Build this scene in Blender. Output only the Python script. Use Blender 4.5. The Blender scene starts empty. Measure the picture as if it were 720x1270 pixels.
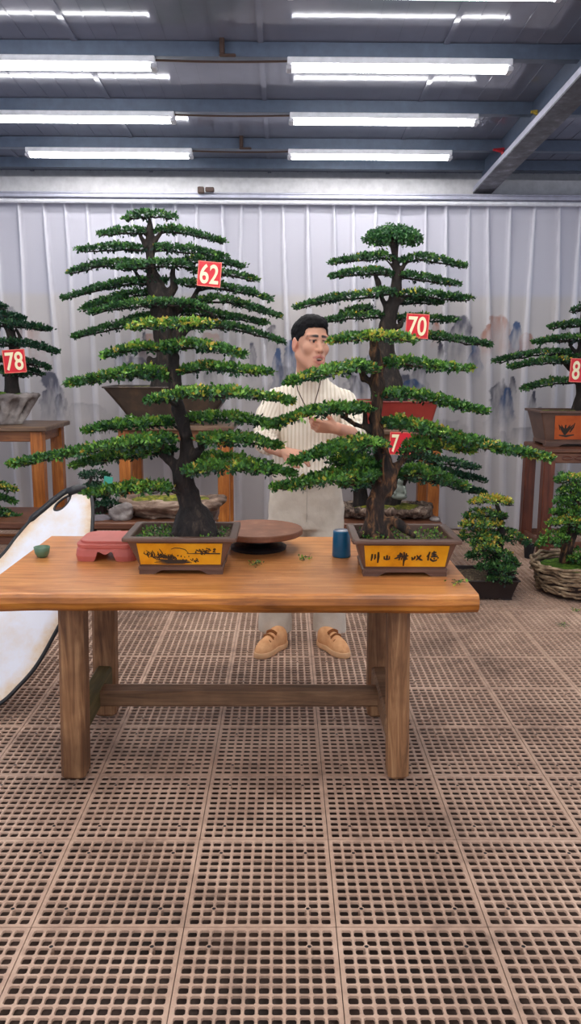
import bpy, math, random
import numpy as np
from mathutils import Matrix, Vector

SC = bpy.context.scene
COL = SC.collection
R = math.radians
# ------------------------------------------------------------------ camera
W_PX, H_PX, F_PX = 720.0, 1270.0, 1005.0
CAM = np.array([0.0, 0.0, 1.45])
PITCH, YAW, ROLL = math.atan(185 / F_PX), math.atan(8 / F_PX), R(0.30)
c_f = np.array([math.sin(YAW) * math.cos(PITCH), math.cos(YAW) * math.cos(PITCH), -math.sin(PITCH)])
c_r0 = np.array([math.cos(YAW), -math.sin(YAW), 0.0])
c_u0 = np.cross(c_r0, c_f)
c_r = c_r0 * math.cos(ROLL) + c_u0 * math.sin(ROLL)
c_u = c_u0 * math.cos(ROLL) - c_r0 * math.sin(ROLL)
cam_d = bpy.data.cameras.new('camera')
cam_o = bpy.data.objects.new('camera', cam_d)
COL.objects.link(cam_o)
cam_d.sensor_fit = 'VERTICAL'
cam_d.sensor_height = 24.0
cam_d.lens = 24.0 * F_PX / H_PX
cam_d.clip_start = 0.05
m = Matrix(((c_r[0], c_u[0], -c_f[0], CAM[0]), (c_r[1], c_u[1], -c_f[1], CAM[1]), (c_r[2], c_u[2], -c_f[2], CAM[2]), (0, 0, 0, 1)))
cam_o.matrix_world = m
SC.camera = cam_o


def ray(x, y):
    return c_f + c_r * ((x - W_PX / 2) / F_PX) + c_u * (-(y - H_PX / 2) / F_PX)


def at(x, y, D):
    """the point at distance D into the room (plane Y = D) seen at a photo position"""
    d = ray(x, y)
    return CAM + d * (D / d[1])


def onz(x, y, Z):
    d = ray(x, y)
    return CAM + d * ((Z - CAM[2]) / d[2])


def onplane(x, y, p, n):
    d = ray(x, y)
    return CAM + d * (np.dot(np.asarray(p) - CAM, n) / np.dot(d, n))


def mpp(p):
    """metres per photo pixel at a world point"""
    return np.dot(np.asarray(p) - CAM, c_f) / F_PX


# ------------------------------------------------------------------ numpy noise
def _hash(ix, iy, iz, seed):
    h = (ix.astype(np.int64) * 374761393 + iy.astype(np.int64) * 668265263 + iz.astype(np.int64) * 2147483647 + seed * 974711) & 0xFFFFFFFF
    h = ((h ^ (h >> 13)) * 1274126177) & 0xFFFFFFFF
    h = (h ^ (h >> 16)) & 0xFFFFFF
    return h / float(0xFFFFFF)


def vnoise(P, freq, seed=0):
    Q = np.asarray(P, float) * freq
    I = np.floor(Q).astype(np.int64)
    f = Q - I
    f = f * f * (3 - 2 * f)
    out = 0
    for dx in (0, 1):
        wx = f[:, 0] if dx else 1 - f[:, 0]
        for dy in (0, 1):
            wy = f[:, 1] if dy else 1 - f[:, 1]
            for dz in (0, 1):
                wz = f[:, 2] if dz else 1 - f[:, 2]
                out = out + wx * wy * wz * _hash(I[:, 0] + dx, I[:, 1] + dy, I[:, 2] + dz, seed)
    return out


def fbm(P, freq, seed=0, octs=4):
    a, t, s = 1.0, 0.0, 0.0
    for o in range(octs):
        t = t + a * (vnoise(P, freq * 2 ** o, seed + 17 * o) - 0.5) * 2
        s += a
        a *= 0.5
    return t / s


# ------------------------------------------------------------------ objects
ORG = {}


def origin(o):
    return ORG.get(o.name, np.zeros(3)) if o is not None else np.zeros(3)


def thing(name, label, cat, base, group=None):
    o = bpy.data.objects.new(name, None)
    COL.objects.link(o)
    o.empty_display_size = 0.1
    o.location = tuple(base)
    ORG[o.name] = np.asarray(base, float)
    tag(o, label, cat, group)
    return o


def tag(o, label, cat, group=None):
    o['label'] = label
    o['category'] = cat
    if group:
        o['group'] = group
    return o


def mesh(name, V, F, mat, parent=None, smooth=False, attrs=None, base=None, kind=None, label=None, mats=None, midx=None):
    """V: world coordinates (n,3); F: array (m,k) or list of faces"""
    V = np.asarray(V, float)
    if parent is not None:
        org = origin(parent)
    else:
        org = np.asarray(base, float) if base is not None else np.zeros(3)
    me = bpy.data.meshes.new(name)
    L = V - org
    if isinstance(F, np.ndarray):
        n, k = F.shape
        me.vertices.add(len(L))
        me.vertices.foreach_set('co', L.astype(np.float32).ravel())
        me.loops.add(n * k)
        me.loops.foreach_set('vertex_index', F.astype(np.int32).ravel())
        me.polygons.add(n)
        me.polygons.foreach_set('loop_start', np.arange(0, n * k, k, dtype=np.int32))
        me.polygons.foreach_set('loop_total', np.full(n, k, dtype=np.int32))
        me.update(calc_edges=True)
    else:
        me.from_pydata([tuple(v) for v in L], [], [tuple(int(i) for i in f) for f in F])
        me.update()
    if smooth:
        me.polygons.foreach_set('use_smooth', np.ones(len(me.polygons), dtype=bool))
    for a, (typ, data) in (attrs or {}).items():
        at_ = me.attributes.new(a, typ, 'POINT')
        data = np.asarray(data, np.float32)
        if typ == 'FLOAT_COLOR':
            if data.shape[1] == 3:
                data = np.hstack([data, np.ones((len(data), 1), np.float32)])
            at_.data.foreach_set('color', data.ravel())
        else:
            at_.data.foreach_set('value', data.ravel())
    if mats:
        for mm in mats:
            me.materials.append(mm)
        me.polygons.foreach_set('material_index', np.asarray(midx, np.int32))
    else:
        me.materials.append(mat)
    o = bpy.data.objects.new(name, me)
    COL.objects.link(o)
    if parent is not None:
        o.parent = parent
    else:
        o.location = tuple(org)
    ORG[o.name] = org
    if kind:
        o['kind'] = kind
    if label:
        o['label'] = label
    return o


class MB:
    """collects shapes for one mesh"""

    def __init__(s):
        s.V, s.F, s.n = [], [], 0

    def add(s, V, F):
        V = np.asarray(V, float)
        s.V.append(V)
        s.F.extend([tuple(int(i) + s.n for i in f) for f in F])
        s.n += len(V)
        return s

    def box(s, c, size, rot=None, bev=0.0, taper=1.0):
        """box centred at c with chamfered edges; taper scales the lower end in x,y"""
        hx, hy, hz = [v / 2 for v in size]
        b = min(bev, hx * .9, hy * .9, hz * .9)
        if b <= 0:
            V = np.array([[sx * hx, sy * hy, sz * hz] for sz in (-1, 1) for sx, sy in ((-1, -1), (1, -1), (1, 1), (-1, 1))])
            F = [(3, 2, 1, 0), (4, 5, 6, 7)] + [(i, (i + 1) % 4, 4 + (i + 1) % 4, 4 + i) for i in range(4)]
        else:
            rings = []
            for z, ins in ((-hz, b), (-hz + b, 0), (hz - b, 0), (hz, b)):
                x, y = hx - ins, hy - ins
                cc = b if ins == 0 else b * .5
                rings.append([(-x + cc, -y, z), (x - cc, -y, z), (x, -y + cc, z), (x, y - cc, z), (x - cc, y, z), (-x + cc, y, z), (-x, y - cc, z), (-x, -y + cc, z)])
            V = np.array([p for r in rings for p in r])
            F = [tuple(range(7, -1, -1)), tuple(range(24, 32))]
            for k in range(3):
                for i in range(8):
                    j = (i + 1) % 8
                    F.append((k * 8 + i, k * 8 + j, k * 8 + 8 + j, k * 8 + 8 + i))
        if taper != 1.0:
            t = (V[:, 2] + hz) / (2 * hz)
            f = taper + (1 - taper) * t
            V = V.copy()
            V[:, 0] *= f
            V[:, 1] *= f
        if rot is not None:
            V = V @ np.asarray(rot).T
        return s.add(V + np.asarray(c), F)

    def beam(s, p, q, w, h, up=(0, 0, 1), bev=0.004, w2=None, h2=None):
        """bar of section w x h from p to q"""
        p, q = np.asarray(p, float), np.asarray(q, float)
        d = q - p
        L = np.linalg.norm(d)
        z = d / L
        u = np.asarray(up, float)
        x = np.cross(u, z)
        if np.linalg.norm(x) < 1e-6:
            x = np.array([1.0, 0, 0])
        x /= np.linalg.norm(x)
        y = np.cross(z, x)
        rot = np.stack([x, y, z], 1)
        return s.box((p + q) / 2, (w, h, L), rot, bev)

    def tube(s, pts, rad, n=8, caps=True):
        P = np.asarray(pts, float)
        rad = np.full(len(P), rad) if np.isscalar(rad) else np.asarray(rad, float)
        T = np.gradient(P, axis=0)
        T /= np.linalg.norm(T, axis=1)[:, None] + 1e-12
        ref = np.array([0, 0, 1.0]) if abs(T[0, 2]) < .9 else np.array([1.0, 0, 0])
        V = []
        a = np.linspace(0, 2 * math.pi, n, endpoint=False)
        nx = np.cross(ref, T[0])
        for i in range(len(P)):
            nx = nx - T[i] * np.dot(nx, T[i])
            nx /= np.linalg.norm(nx) + 1e-12
            ny = np.cross(T[i], nx)
            V.append(P[i] + rad[i] * (np.cos(a)[:, None] * nx + np.sin(a)[:, None] * ny))
        V = np.vstack(V)
        F = []
        for i in range(len(P) - 1):
            for j in range(n):
                k = (j + 1) % n
                F.append((i * n + j, i * n + k, (i + 1) * n + k, (i + 1) * n + j))
        if caps:
            F.append(tuple(range(n - 1, -1, -1)))
            F.append(tuple(range((len(P) - 1) * n, len(P) * n)))
        return s.add(V, F)

    def lathe(s, c, prof, n=40, sx=1.0, sy=1.0, wob=None):
        """prof: list of (r, z); closed at both ends when r == 0"""
        c = np.asarray(c, float)
        a = np.linspace(0, 2 * math.pi, n, endpoint=False)
        V = []
        for r, z in prof:
            V.append(np.stack([r * sx * np.cos(a), r * sy * np.sin(a), np.full(n, z)], 1))
        V = np.vstack(V)
        F = []
        for i in range(len(prof) - 1):
            for j in range(n):
                k = (j + 1) % n
                F.append((i * n + j, i * n + k, (i + 1) * n + k, (i + 1) * n + j))
        F.append(tuple(range(n - 1, -1, -1)))
        F.append(tuple(range((len(prof) - 1) * n, len(prof) * n)))
        return s.add(V + c, F)

    def rloft(s, c, levels, rc=0.02, nseg=4, rz=0.0, close=True):
        """levels: (width, depth, z) rounded rectangles"""
        V = []
        n = 4 * (nseg + 1)
        for w, d, z in levels:
            r = min(rc, w * .49, d * .49)
            ring = []
            for q, (sx, sy) in enumerate(((1, 1), (-1, 1), (-1, -1), (1, -1))):
                for k in range(nseg + 1):
                    t = (q + k / nseg) * math.pi / 2
                    ring.append((sx * (w / 2 - r) + r * math.cos(t), sy * (d / 2 - r) + r * math.sin(t), z))
            V += ring
        V = np.array(V)
        if rz:
            cr, sr = math.cos(rz), math.sin(rz)
            V[:, :2] = V[:, :2] @ np.array([[cr, sr], [-sr, cr]])
        F = []
        for i in range(len(levels) - 1):
            for j in range(n):
                k = (j + 1) % n
                F.append((i * n + j, i * n + k, (i + 1) * n + k, (i + 1) * n + j))
        if close:
            F.append(tuple(range(n - 1, -1, -1)))
            F.append(tuple(range((len(levels) - 1) * n, len(levels) * n)))
        return s.add(V + np.asarray(c, float), F)

    def prism(s, poly, n, thick):
        """extrude a planar outline (m,3) by thick along -n (front face at the outline)"""
        P = np.asarray(poly, float)
        m_ = len(P)
        V = np.vstack([P, P - np.asarray(n) * thick])
        F = [tuple(range(m_)), tuple(range(2 * m_ - 1, m_ - 1, -1))]
        F += [(j, m_ + j, m_ + (j + 1) % m_, (j + 1) % m_) for j in range(m_)]
        return s.add(V, F)

    def build(s, name, mat, parent=None, smooth=False, base=None, kind=None, label=None, noise=None):
        V = np.vstack(s.V)
        if noise:
            amp, fr, sd = noise
            V = V + np.stack([fbm(V, fr, sd), fbm(V, fr, sd + 50), fbm(V, fr, sd + 90)], 1) * amp
        return mesh(name, V, s.F, mat, parent, smooth, base=base, kind=kind, label=label)


# ------------------------------------------------------------------ signed distance fields -> one continuous surface
class Field:
    def __init__(s, lo, hi, h):
        s.lo = np.asarray(lo, float)
        s.h = h
        s.n = np.ceil((np.asarray(hi) - s.lo) / h).astype(int) + 1
        s.A = np.full(s.n, 0.2, np.float32)

    def _reg(s, mn, mx):
        a = np.clip(np.floor((mn - s.lo) / s.h).astype(int), 0, s.n - 1)
        b = np.clip(np.ceil((mx - s.lo) / s.h).astype(int) + 1, 1, s.n)
        if np.any(b <= a):
            return None, None
        sl = tuple(slice(a[i], b[i]) for i in range(3))
        ax = [(s.lo[i] + s.h * np.arange(a[i], b[i])).astype(np.float32) for i in range(3)]
        return sl, np.meshgrid(*ax, indexing='ij', sparse=True)

    def _put(s, sl, d, k, op):
        A = s.A[sl]
        if op == 'add':
            if k > 0:
                h = np.maximum(k - np.abs(A - d), 0) / k
                s.A[sl] = np.minimum(A, d) - h * h * k * .25
            else:
                s.A[sl] = np.minimum(A, d)
        elif op == 'sub':
            d = -d
            h = np.maximum(k - np.abs(A - d), 0) / max(k, 1e-6)
            s.A[sl] = np.maximum(A, d) + h * h * k * .25

    def cap(s, p, q, r1, r2=None, k=0.01, op='add', flat=None):
        p, q = np.asarray(p, float), np.asarray(q, float)
        r2 = r1 if r2 is None else r2
        rm = max(r1, r2) + 2 * k + 3 * s.h
        sl, (X, Y, Z) = s._reg(np.minimum(p, q) - rm, np.maximum(p, q) + rm)
        if sl is None:
            return s
        d = q - p
        L2 = max(float(d @ d), 1e-9)
        t = np.clip(((X - p[0]) * d[0] + (Y - p[1]) * d[1] + (Z - p[2]) * d[2]) / L2, 0, 1)
        dx, dy, dz = X - p[0] - t * d[0], Y - p[1] - t * d[1], Z - p[2] - t * d[2]
        s._put(sl, np.sqrt(dx * dx + dy * dy + dz * dz) - (r1 + (r2 - r1) * t), k, op)
        return s

    def chain(s, pts, rads, k=0.01):
        for i in range(len(pts) - 1):
            s.cap(pts[i], pts[i + 1], rads[i], rads[i + 1], k if i == 0 else k * .3)
        return s

    def ell(s, c, rad, rot=None, k=0.01, op='add'):
        c, rad = np.asarray(c, float), np.asarray(rad, float)
        rm = rad.max() + 2 * k + 3 * s.h
        sl, (X, Y, Z) = s._reg(c - rm, c + rm)
        if sl is None:
            return s
        X, Y, Z = X - c[0], Y - c[1], Z - c[2]
        if rot is not None:
            M = np.asarray(rot)
            X, Y, Z = (M[0, 0] * X + M[1, 0] * Y + M[2, 0] * Z, M[0, 1] * X + M[1, 1] * Y + M[2, 1] * Z, M[0, 2] * X + M[1, 2] * Y + M[2, 2] * Z)
        k0 = np.sqrt((X / rad[0]) ** 2 + (Y / rad[1]) ** 2 + (Z / rad[2]) ** 2)
        k1 = np.sqrt((X / rad[0] ** 2) ** 2 + (Y / rad[1] ** 2) ** 2 + (Z / rad[2] ** 2) ** 2)
        s._put(sl, k0 * (k0 - 1) / np.maximum(k1, 1e-6), k, op)
        return s

    def loft(s, zs, cx, cy, a, b, k=0.01, e=2.4):
        """elliptical sections stacked in z"""
        zs = np.asarray(zs, float)
        mx = max(np.max(a), np.max(b)) + 2 * k + 3 * s.h
        sl, (X, Y, Z) = s._reg(np.array([np.min(cx) - mx, np.min(cy) - mx, zs[0] - .03]), np.array([np.max(cx) + mx, np.max(cy) + mx, zs[-1] + .03]))
        f = lambda v: np.interp(Z, zs, v).astype(np.float32)
        A_, B_ = f(a), f(b)
        q = (np.abs((X - f(cx)) / A_) ** e + np.abs((Y - f(cy)) / B_) ** e) ** (1 / e)
        d = (q - 1) * np.minimum(A_, B_)
        d = np.maximum(d, np.maximum(zs[0] - Z, Z - zs[-1]))
        s._put(sl, d, k, 'add')
        return s

    def cut(s, p, n, k=0.0):
        """remove the half space on the +n side of p"""
        X, Y, Z = s._reg(s.lo, s.lo + s.h * (s.n - 1))[1]
        d = (X - p[0]) * n[0] + (Y - p[1]) * n[1] + (Z - p[2]) * n[2]
        s.A = np.maximum(s.A, d[:s.n[0], :s.n[1], :s.n[2]].astype(np.float32))
        return s

    def noise(s, amp, fr, seed=0, stretch=(1, 1, 1), octs=3):
        """displace the surface (only near it)"""
        I = np.argwhere(np.abs(s.A) < amp * 2 + 2 * s.h)
        P = (s.lo + I * s.h) * np.asarray(stretch)
        s.A[I[:, 0], I[:, 1], I[:, 2]] += (fbm(P, fr, seed, octs) * amp).astype(np.float32)
        return s

    def net(s):
        A = s.A
        A[0], A[-1] = 1, 1
        A[:, 0], A[:, -1] = 1, 1
        A[:, :, 0], A[:, :, -1] = 1, 1
        S = A < 0
        cnt = np.zeros(np.array(A.shape) - 1, np.int8)
        sl = lambda d, n: slice(d, n - 1 + d)
        nx, ny, nz = A.shape
        corners = [(a, b, c) for a in (0, 1) for b in (0, 1) for c in (0, 1)]
        for a, b, c in corners:
            cnt += S[sl(a, nx), sl(b, ny), sl(c, nz)]
        I = np.argwhere((cnt > 0) & (cnt < 8))
        idx = np.full(cnt.shape, -1, np.int32)
        idx[I[:, 0], I[:, 1], I[:, 2]] = np.arange(len(I))
        val = {c: A[I[:, 0] + c[0], I[:, 1] + c[1], I[:, 2] + c[2]].astype(float) for c in corners}
        acc = np.zeros((len(I), 3))
        num = np.zeros(len(I))
        for c in corners:
            for ax in range(3):
                if c[ax] == 0:
                    e = list(c)
                    e[ax] = 1
                    e = tuple(e)
                    v0, v1 = val[c], val[e]
                    m_ = (v0 < 0) != (v1 < 0)
                    t = np.where(m_, v0 / np.where(m_, v0 - v1, 1), 0)
                    p = np.tile(np.array(c, float), (len(I), 1))
                    p[:, ax] += t
                    acc += p * m_[:, None]
                    num += m_
        V = s.lo + (I + acc / num[:, None]) * s.h
        Fs = []
        for ax in range(3):
            a1, a2 = (ax + 1) % 3, (ax + 2) % 3
            s0 = [slice(None)] * 3
            s1 = [slice(None)] * 3
            s0[ax], s1[ax] = slice(0, -1), slice(1, None)
            d = S[tuple(s0)] != S[tuple(s1)]
            E = np.argwhere(d)
            inside = S[tuple(s0)][E[:, 0], E[:, 1], E[:, 2]]
            q = []
            for o1, o2 in ((-1, -1), (0, -1), (0, 0), (-1, 0)):
                J = E.copy()
                J[:, a1] += o1
                J[:, a2] += o2
                q.append(idx[J[:, 0], J[:, 1], J[:, 2]])
            Q = np.stack(q, 1)
            Q[~inside] = Q[~inside][:, ::-1]
            Fs.append(Q)
        return V, np.vstack(Fs)


def relax(V, F, it=2, f=0.5):
    E = np.vstack([F[:, [i, (i + 1) % 4]] for i in range(4)])
    for _ in range(it):
        acc = np.zeros_like(V)
        n = np.zeros(len(V))
        for a, b in ((0, 1), (1, 0)):
            for ax in range(3):
                acc[:, ax] += np.bincount(E[:, a], V[E[:, b], ax], len(V))
            n += np.bincount(E[:, a], minlength=len(V))
        V = V + f * (acc / n[:, None] - V)
    return V


# ------------------------------------------------------------------ materials
def srgb(r, g, b):
    f = lambda c: (c / 255 / 12.92) if c <= 10.3 else ((c / 255 + .055) / 1.055) ** 2.4
    return (f(r), f(g), f(b))


def rgba(c):
    return (c[0], c[1], c[2], 1.0)


class NT:
    def __init__(s, name):
        s.m = bpy.data.materials.new(name)
        s.m.use_nodes = True
        s.t = s.m.node_tree
        s.b = s.t.nodes['Principled BSDF']
        s.out = s.t.nodes['Material Output']

    def n(s, typ, **kw):
        x = s.t.nodes.new(typ)
        for k, v in kw.items():
            if k in x.inputs.keys():
                x.inputs[k].default_value = v
            else:
                setattr(x, k, v)
        return x

    def l(s, a, b):
        s.t.links.new(a, b)

    def ramp(s, fac, stops, interp='LINEAR'):
        r = s.n('ShaderNodeValToRGB')
        r.color_ramp.interpolation = interp
        el = r.color_ramp.elements
        while len(el) < len(stops):
            el.new(.5)
        for e, (p, c) in zip(el, stops):
            e.position = p
            e.color = rgba(c)
        s.l(fac, r.inputs['Fac'])
        return r.outputs['Color']

    def coords(s, scale=(1, 1, 1), rot=(0, 0, 0)):
        tc = s.n('ShaderNodeTexCoord')
        mp = s.n('ShaderNodeMapping')
        mp.inputs['Scale'].default_value = scale
        mp.inputs['Rotation'].default_value = rot
        s.l(tc.outputs['Object'], mp.inputs['Vector'])
        return mp.outputs['Vector']

    def noise(s, vec, scale, detail=4, rough=.6, dist=0.0):
        x = s.n('ShaderNodeTexNoise')
        x.inputs['Scale'].default_value = scale
        x.inputs['Detail'].default_value = detail
        x.inputs['Roughness'].default_value = rough
        x.inputs['Distortion'].default_value = dist
        s.l(vec, x.inputs['Vector'])
        return x.outputs['Fac']

    def bump(s, h, strength=.3, dist=.005):
        x = s.n('ShaderNodeBump')
        x.inputs['Strength'].default_value = strength
        x.inputs['Distance'].default_value = dist
        s.l(h, x.inputs['Height'])
        s.l(x.outputs['Normal'], s.b.inputs['Normal'])

    def set(s, rough=.5, metal=0.0, spec=.5, **kw):
        s.b.inputs['Roughness'].default_value = rough
        s.b.inputs['Metallic'].default_value = metal
        s.b.inputs['Specular IOR Level'].default_value = spec
        for k, v in kw.items():
            s.b.inputs[k.replace('_', ' ')].default_value = v
        return s.m


def pmat(name, stops, scale=20, stretch=(1, 1, 1), rough=.5, metal=0, spec=.5, bump=0.0, bdist=.003, dist=0.0, detail=5, **kw):
    t = NT(name)
    v = t.coords(stretch)
    f = t.noise(v, scale, detail, .6, dist)
    t.l(t.ramp(f, stops), t.b.inputs['Base Color'])
    if bump:
        t.bump(f, bump, bdist)
    return t.set(rough, metal, spec, **kw)


def flat(name, c, rough=.5, metal=0, spec=.5, var=.12, **kw):
    d = tuple(max(0, x * (1 - var)) for x in c)
    u = tuple(min(1, x * (1 + var)) for x in c)
    return pmat(name, [(.3, d), (.7, u)], 18, rough=rough, metal=metal, spec=spec, **kw)


def wood(name, dark, mid, light, axis=0, scale=1.0, rough=.4, bump=.15, stain=(.55, .5, .46)):
    t = NT(name)
    st = [14.0, 14.0, 14.0]
    st[axis] = 1.1
    v = t.coords(tuple(x * scale for x in st))
    f = t.noise(v, 2.2, 6, .65, 1.2)
    c = t.ramp(f, [(.25, dark), (.5, mid), (.75, light)])
    v2 = t.coords((1, 1, 1))
    g = t.noise(v2, 2.6, 4, .6)
    mx = t.n('ShaderNodeMix', data_type='RGBA', blend_type='MULTIPLY')
    t.l(t.ramp(g, [(.34, stain), (.60, (1, 1, 1))]), mx.inputs[7])
    t.l(c, mx.inputs[6])
    mx.inputs[0].default_value = .75
    t.l(mx.outputs[2], t.b.inputs['Base Color'])
    t.bump(f, bump, .004)
    return t.set(rough)


M = {}
# greens: leaf tint runs from dark green to young yellow; low leaves painted shaded
def leafmat(name, stops, trans=.14):
    t = NT(name)
    a = t.n('ShaderNodeAttribute', attribute_name='tint')
    c = t.ramp(a.outputs['Fac'], stops)
    t.l(c, t.b.inputs['Base Color'])
    t.set(.42, 0, .45)
    tr = t.n('ShaderNodeBsdfTranslucent')
    t.l(c, tr.inputs['Color'])
    mx = t.n('ShaderNodeMixShader')
    mx.inputs[0].default_value = trans
    t.l(t.b.outputs[0], mx.inputs[1])
    t.l(tr.outputs[0], mx.inputs[2])
    t.l(mx.outputs[0], t.out.inputs['Surface'])
    return t.m


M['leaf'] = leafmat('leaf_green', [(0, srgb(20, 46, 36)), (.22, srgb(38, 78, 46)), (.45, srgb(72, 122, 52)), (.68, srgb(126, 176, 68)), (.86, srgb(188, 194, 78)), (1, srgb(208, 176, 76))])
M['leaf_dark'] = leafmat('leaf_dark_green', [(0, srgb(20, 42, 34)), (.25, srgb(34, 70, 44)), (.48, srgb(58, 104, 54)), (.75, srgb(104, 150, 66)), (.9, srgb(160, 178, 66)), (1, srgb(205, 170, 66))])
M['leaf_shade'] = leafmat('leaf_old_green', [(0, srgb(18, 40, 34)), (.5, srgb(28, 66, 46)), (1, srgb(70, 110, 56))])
M['bark'] = pmat('dark_bark', [(.3, srgb(22, 18, 18)), (.55, srgb(46, 37, 34)), (.75, srgb(92, 76, 64))], 14, (3, 3, 1), .85, bump=.8, bdist=.012, detail=8, dist=.6)
M['bark_brown'] = pmat('brown_bark', [(.36, srgb(26, 20, 18)), (.52, srgb(62, 44, 34)), (.64, srgb(128, 88, 56)), (.76, srgb(176, 130, 88))], 13, (3, 3, .9), .85, bump=.8, bdist=.012, detail=8, dist=.8)
M['bark_far'] = pmat('grey_brown_bark', [(.3, srgb(20, 17, 16)), (.55, srgb(42, 34, 30)), (.75, srgb(78, 64, 52))], 10, (3, 3, 1), .9, bump=.8, bdist=.02, detail=7)
M['moss'] = pmat('moss', [(.3, srgb(46, 52, 16)), (.5, srgb(100, 104, 28)), (.72, srgb(168, 160, 44))], 26, rough=.95, bump=.8, bdist=.012)
M['moss_green'] = pmat('green_moss', [(.3, srgb(34, 60, 16)), (.5, srgb(74, 110, 24)), (.72, srgb(120, 150, 40))], 26, rough=.95, bump=.8, bdist=.012)
M['soil'] = pmat('soil', [(.3, srgb(34, 26, 20)), (.5, srgb(84, 68, 50)), (.72, srgb(150, 132, 104))], 60, rough=.95, bump=.8, bdist=.008)
M['pot_brown'] = pmat('brown_stoneware', [(.3, srgb(88, 62, 50)), (.7, srgb(112, 82, 68))], 6, rough=.42, bump=.05)
M['pot_dark'] = pmat('dark_stoneware', [(.3, srgb(38, 30, 26)), (.55, srgb(66, 52, 42)), (.75, srgb(96, 74, 54))], 6, rough=.5, bump=.15)
M['pot_red'] = pmat('red_glaze', [(.3, srgb(126, 40, 34)), (.7, srgb(160, 58, 48))], 5, rough=.35)
M['pot_black'] = flat('black_brown_clay', srgb(44, 32, 30), .5)
M['panel_yellow'] = pmat('yellow_glaze', [(.3, srgb(186, 116, 10)), (.5, srgb(226, 154, 20)), (.7, srgb(238, 174, 40))], 9, rough=.3, bump=.04)
M['panel_orange'] = pmat('orange_glaze', [(.3, srgb(170, 70, 26)), (.7, srgb(205, 98, 44))], 9, rough=.35)
M['ink'] = flat('ink', srgb(46, 30, 14), .5)
M['rock'] = pmat('rock', [(.28, srgb(50, 38, 32)), (.5, srgb(122, 98, 82)), (.72, srgb(190, 166, 146))], 7, (1, 1, 2.2), .85, bump=.8, bdist=.03, detail=9, dist=.8)
M['rock_bark'] = pmat('rock_dark_crevices', [(.36, srgb(34, 26, 22)), (.5, srgb(110, 88, 74)), (.68, srgb(190, 170, 150))], 10, (2.4, 2.4, .8), .85, bump=.9, bdist=.03, detail=9, dist=1.0)
M['rock_grey'] = pmat('grey_rock', [(.28, srgb(70, 62, 60)), (.5, srgb(128, 118, 114)), (.72, srgb(176, 168, 162))], 7, rough=.85, bump=.8, bdist=.03, detail=9)
M['wood_top'] = wood('table_wood', srgb(170, 102, 54), srgb(216, 142, 80), srgb(240, 178, 112), 0, 1.0, .28, .15, (.62, .53, .46))
M['wood_edge'] = wood('table_edge_wood', srgb(112, 60, 18), srgb(196, 118, 44), srgb(232, 156, 66), 0, 1.0, .4, .15, (.20, .15, .11))
M['wood_leg'] = wood('weathered_leg_wood', srgb(84, 54, 36), srgb(156, 110, 72), srgb(204, 158, 112), 2, 1.0, .6, .3, (.28, .23, .20))
M['wood_rail'] = wood('weathered_rail_wood', srgb(84, 60, 42), srgb(140, 104, 74), srgb(176, 140, 104), 0, 1.0, .6, .3, (.35, .31, .27))
M['wood_mossy'] = wood('mossy_rail_wood', srgb(56, 52, 26), srgb(96, 86, 46), srgb(130, 112, 66), 1, 1.0, .7, .3)
M['stand'] = wood('orange_stand_wood', srgb(112, 56, 18), srgb(186, 108, 44), srgb(220, 146, 70), 2, 1.0, .4)
M['stand_top'] = wood('brown_stand_top_wood', srgb(70, 52, 40), srgb(112, 86, 66), srgb(142, 112, 86), 0, 1.0, .4)
M['stand_h'] = wood('orange_stand_rail_wood', srgb(84, 46, 22), srgb(146, 88, 46), srgb(176, 116, 66), 0, 1.0, .4)
M['stand_red'] = wood('red_brown_stand_wood', srgb(58, 26, 16), srgb(104, 52, 34), srgb(136, 76, 50), 2, 1.0, .4)
M['stand_red_h'] = wood('red_brown_rail_wood', srgb(62, 36, 26), srgb(108, 66, 46), srgb(140, 92, 64), 0, 1.0, .4)
M['sign_red'] = flat('sign_red', srgb(218, 22, 40), .35, var=.04)
M['sign_border'] = flat('sign_border', srgb(236, 120, 100), .4, var=.04)
M['sign_num'] = flat('sign_cream', srgb(255, 238, 196), .4, var=.04)
M['coral'] = pmat('coral_clay', [(.3, srgb(188, 92, 82)), (.7, srgb(208, 112, 100))], 5, rough=.5)
M['turn_top'] = pmat('turntable_brown', [(.3, srgb(120, 74, 50)), (.55, srgb(138, 88, 62)), (.72, srgb(160, 110, 84))], 16, rough=.55)
M['black'] = flat('black_plastic', srgb(26, 26, 30), .45)
M['cup_green'] = flat('celadon_green', srgb(86, 118, 92), .35)
M['blue'] = flat('blue_enamel', srgb(14, 98, 140), .3)
M['greywhite'] = flat('grey_white', srgb(188, 188, 196), .5)
M['white'] = flat('white_paint', srgb(226, 226, 232), .4)
M['teal'] = flat('teal_tag', srgb(70, 170, 148), .5)
M['purlin'] = flat('blue_grey_steel', srgb(88, 100, 120), .4, .1)
M['flange'] = flat('pale_steel', srgb(176, 176, 192), .4, .2)
M['rust'] = pmat('dark_rusty_steel', [(.35, srgb(62, 60, 66)), (.55, srgb(92, 92, 100)), (.75, srgb(140, 140, 150))], 12, (1, 1, 1), .5, .3)
M['clip'] = flat('brown_clip', srgb(72, 52, 44), .6)
M['wire_red'] = flat('red_wire', srgb(190, 40, 50), .5)
M['wire_yellow'] = flat('yellow_wire', srgb(190, 160, 60), .5)
M['skin'] = None
# ================================================================== the room
def emis(name, c, s):
    t = NT(name)
    t.b.inputs['Base Color'].default_value = rgba(c)
    t.b.inputs['Emission Color'].default_value = rgba(c)
    t.b.inputs['Emission Strength'].default_value = s
    return t.m


LAMP_POWER = 16.0
M['tube'] = emis('lamp_diffuser', (1.0, 0.99, 0.98), LAMP_POWER)

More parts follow.
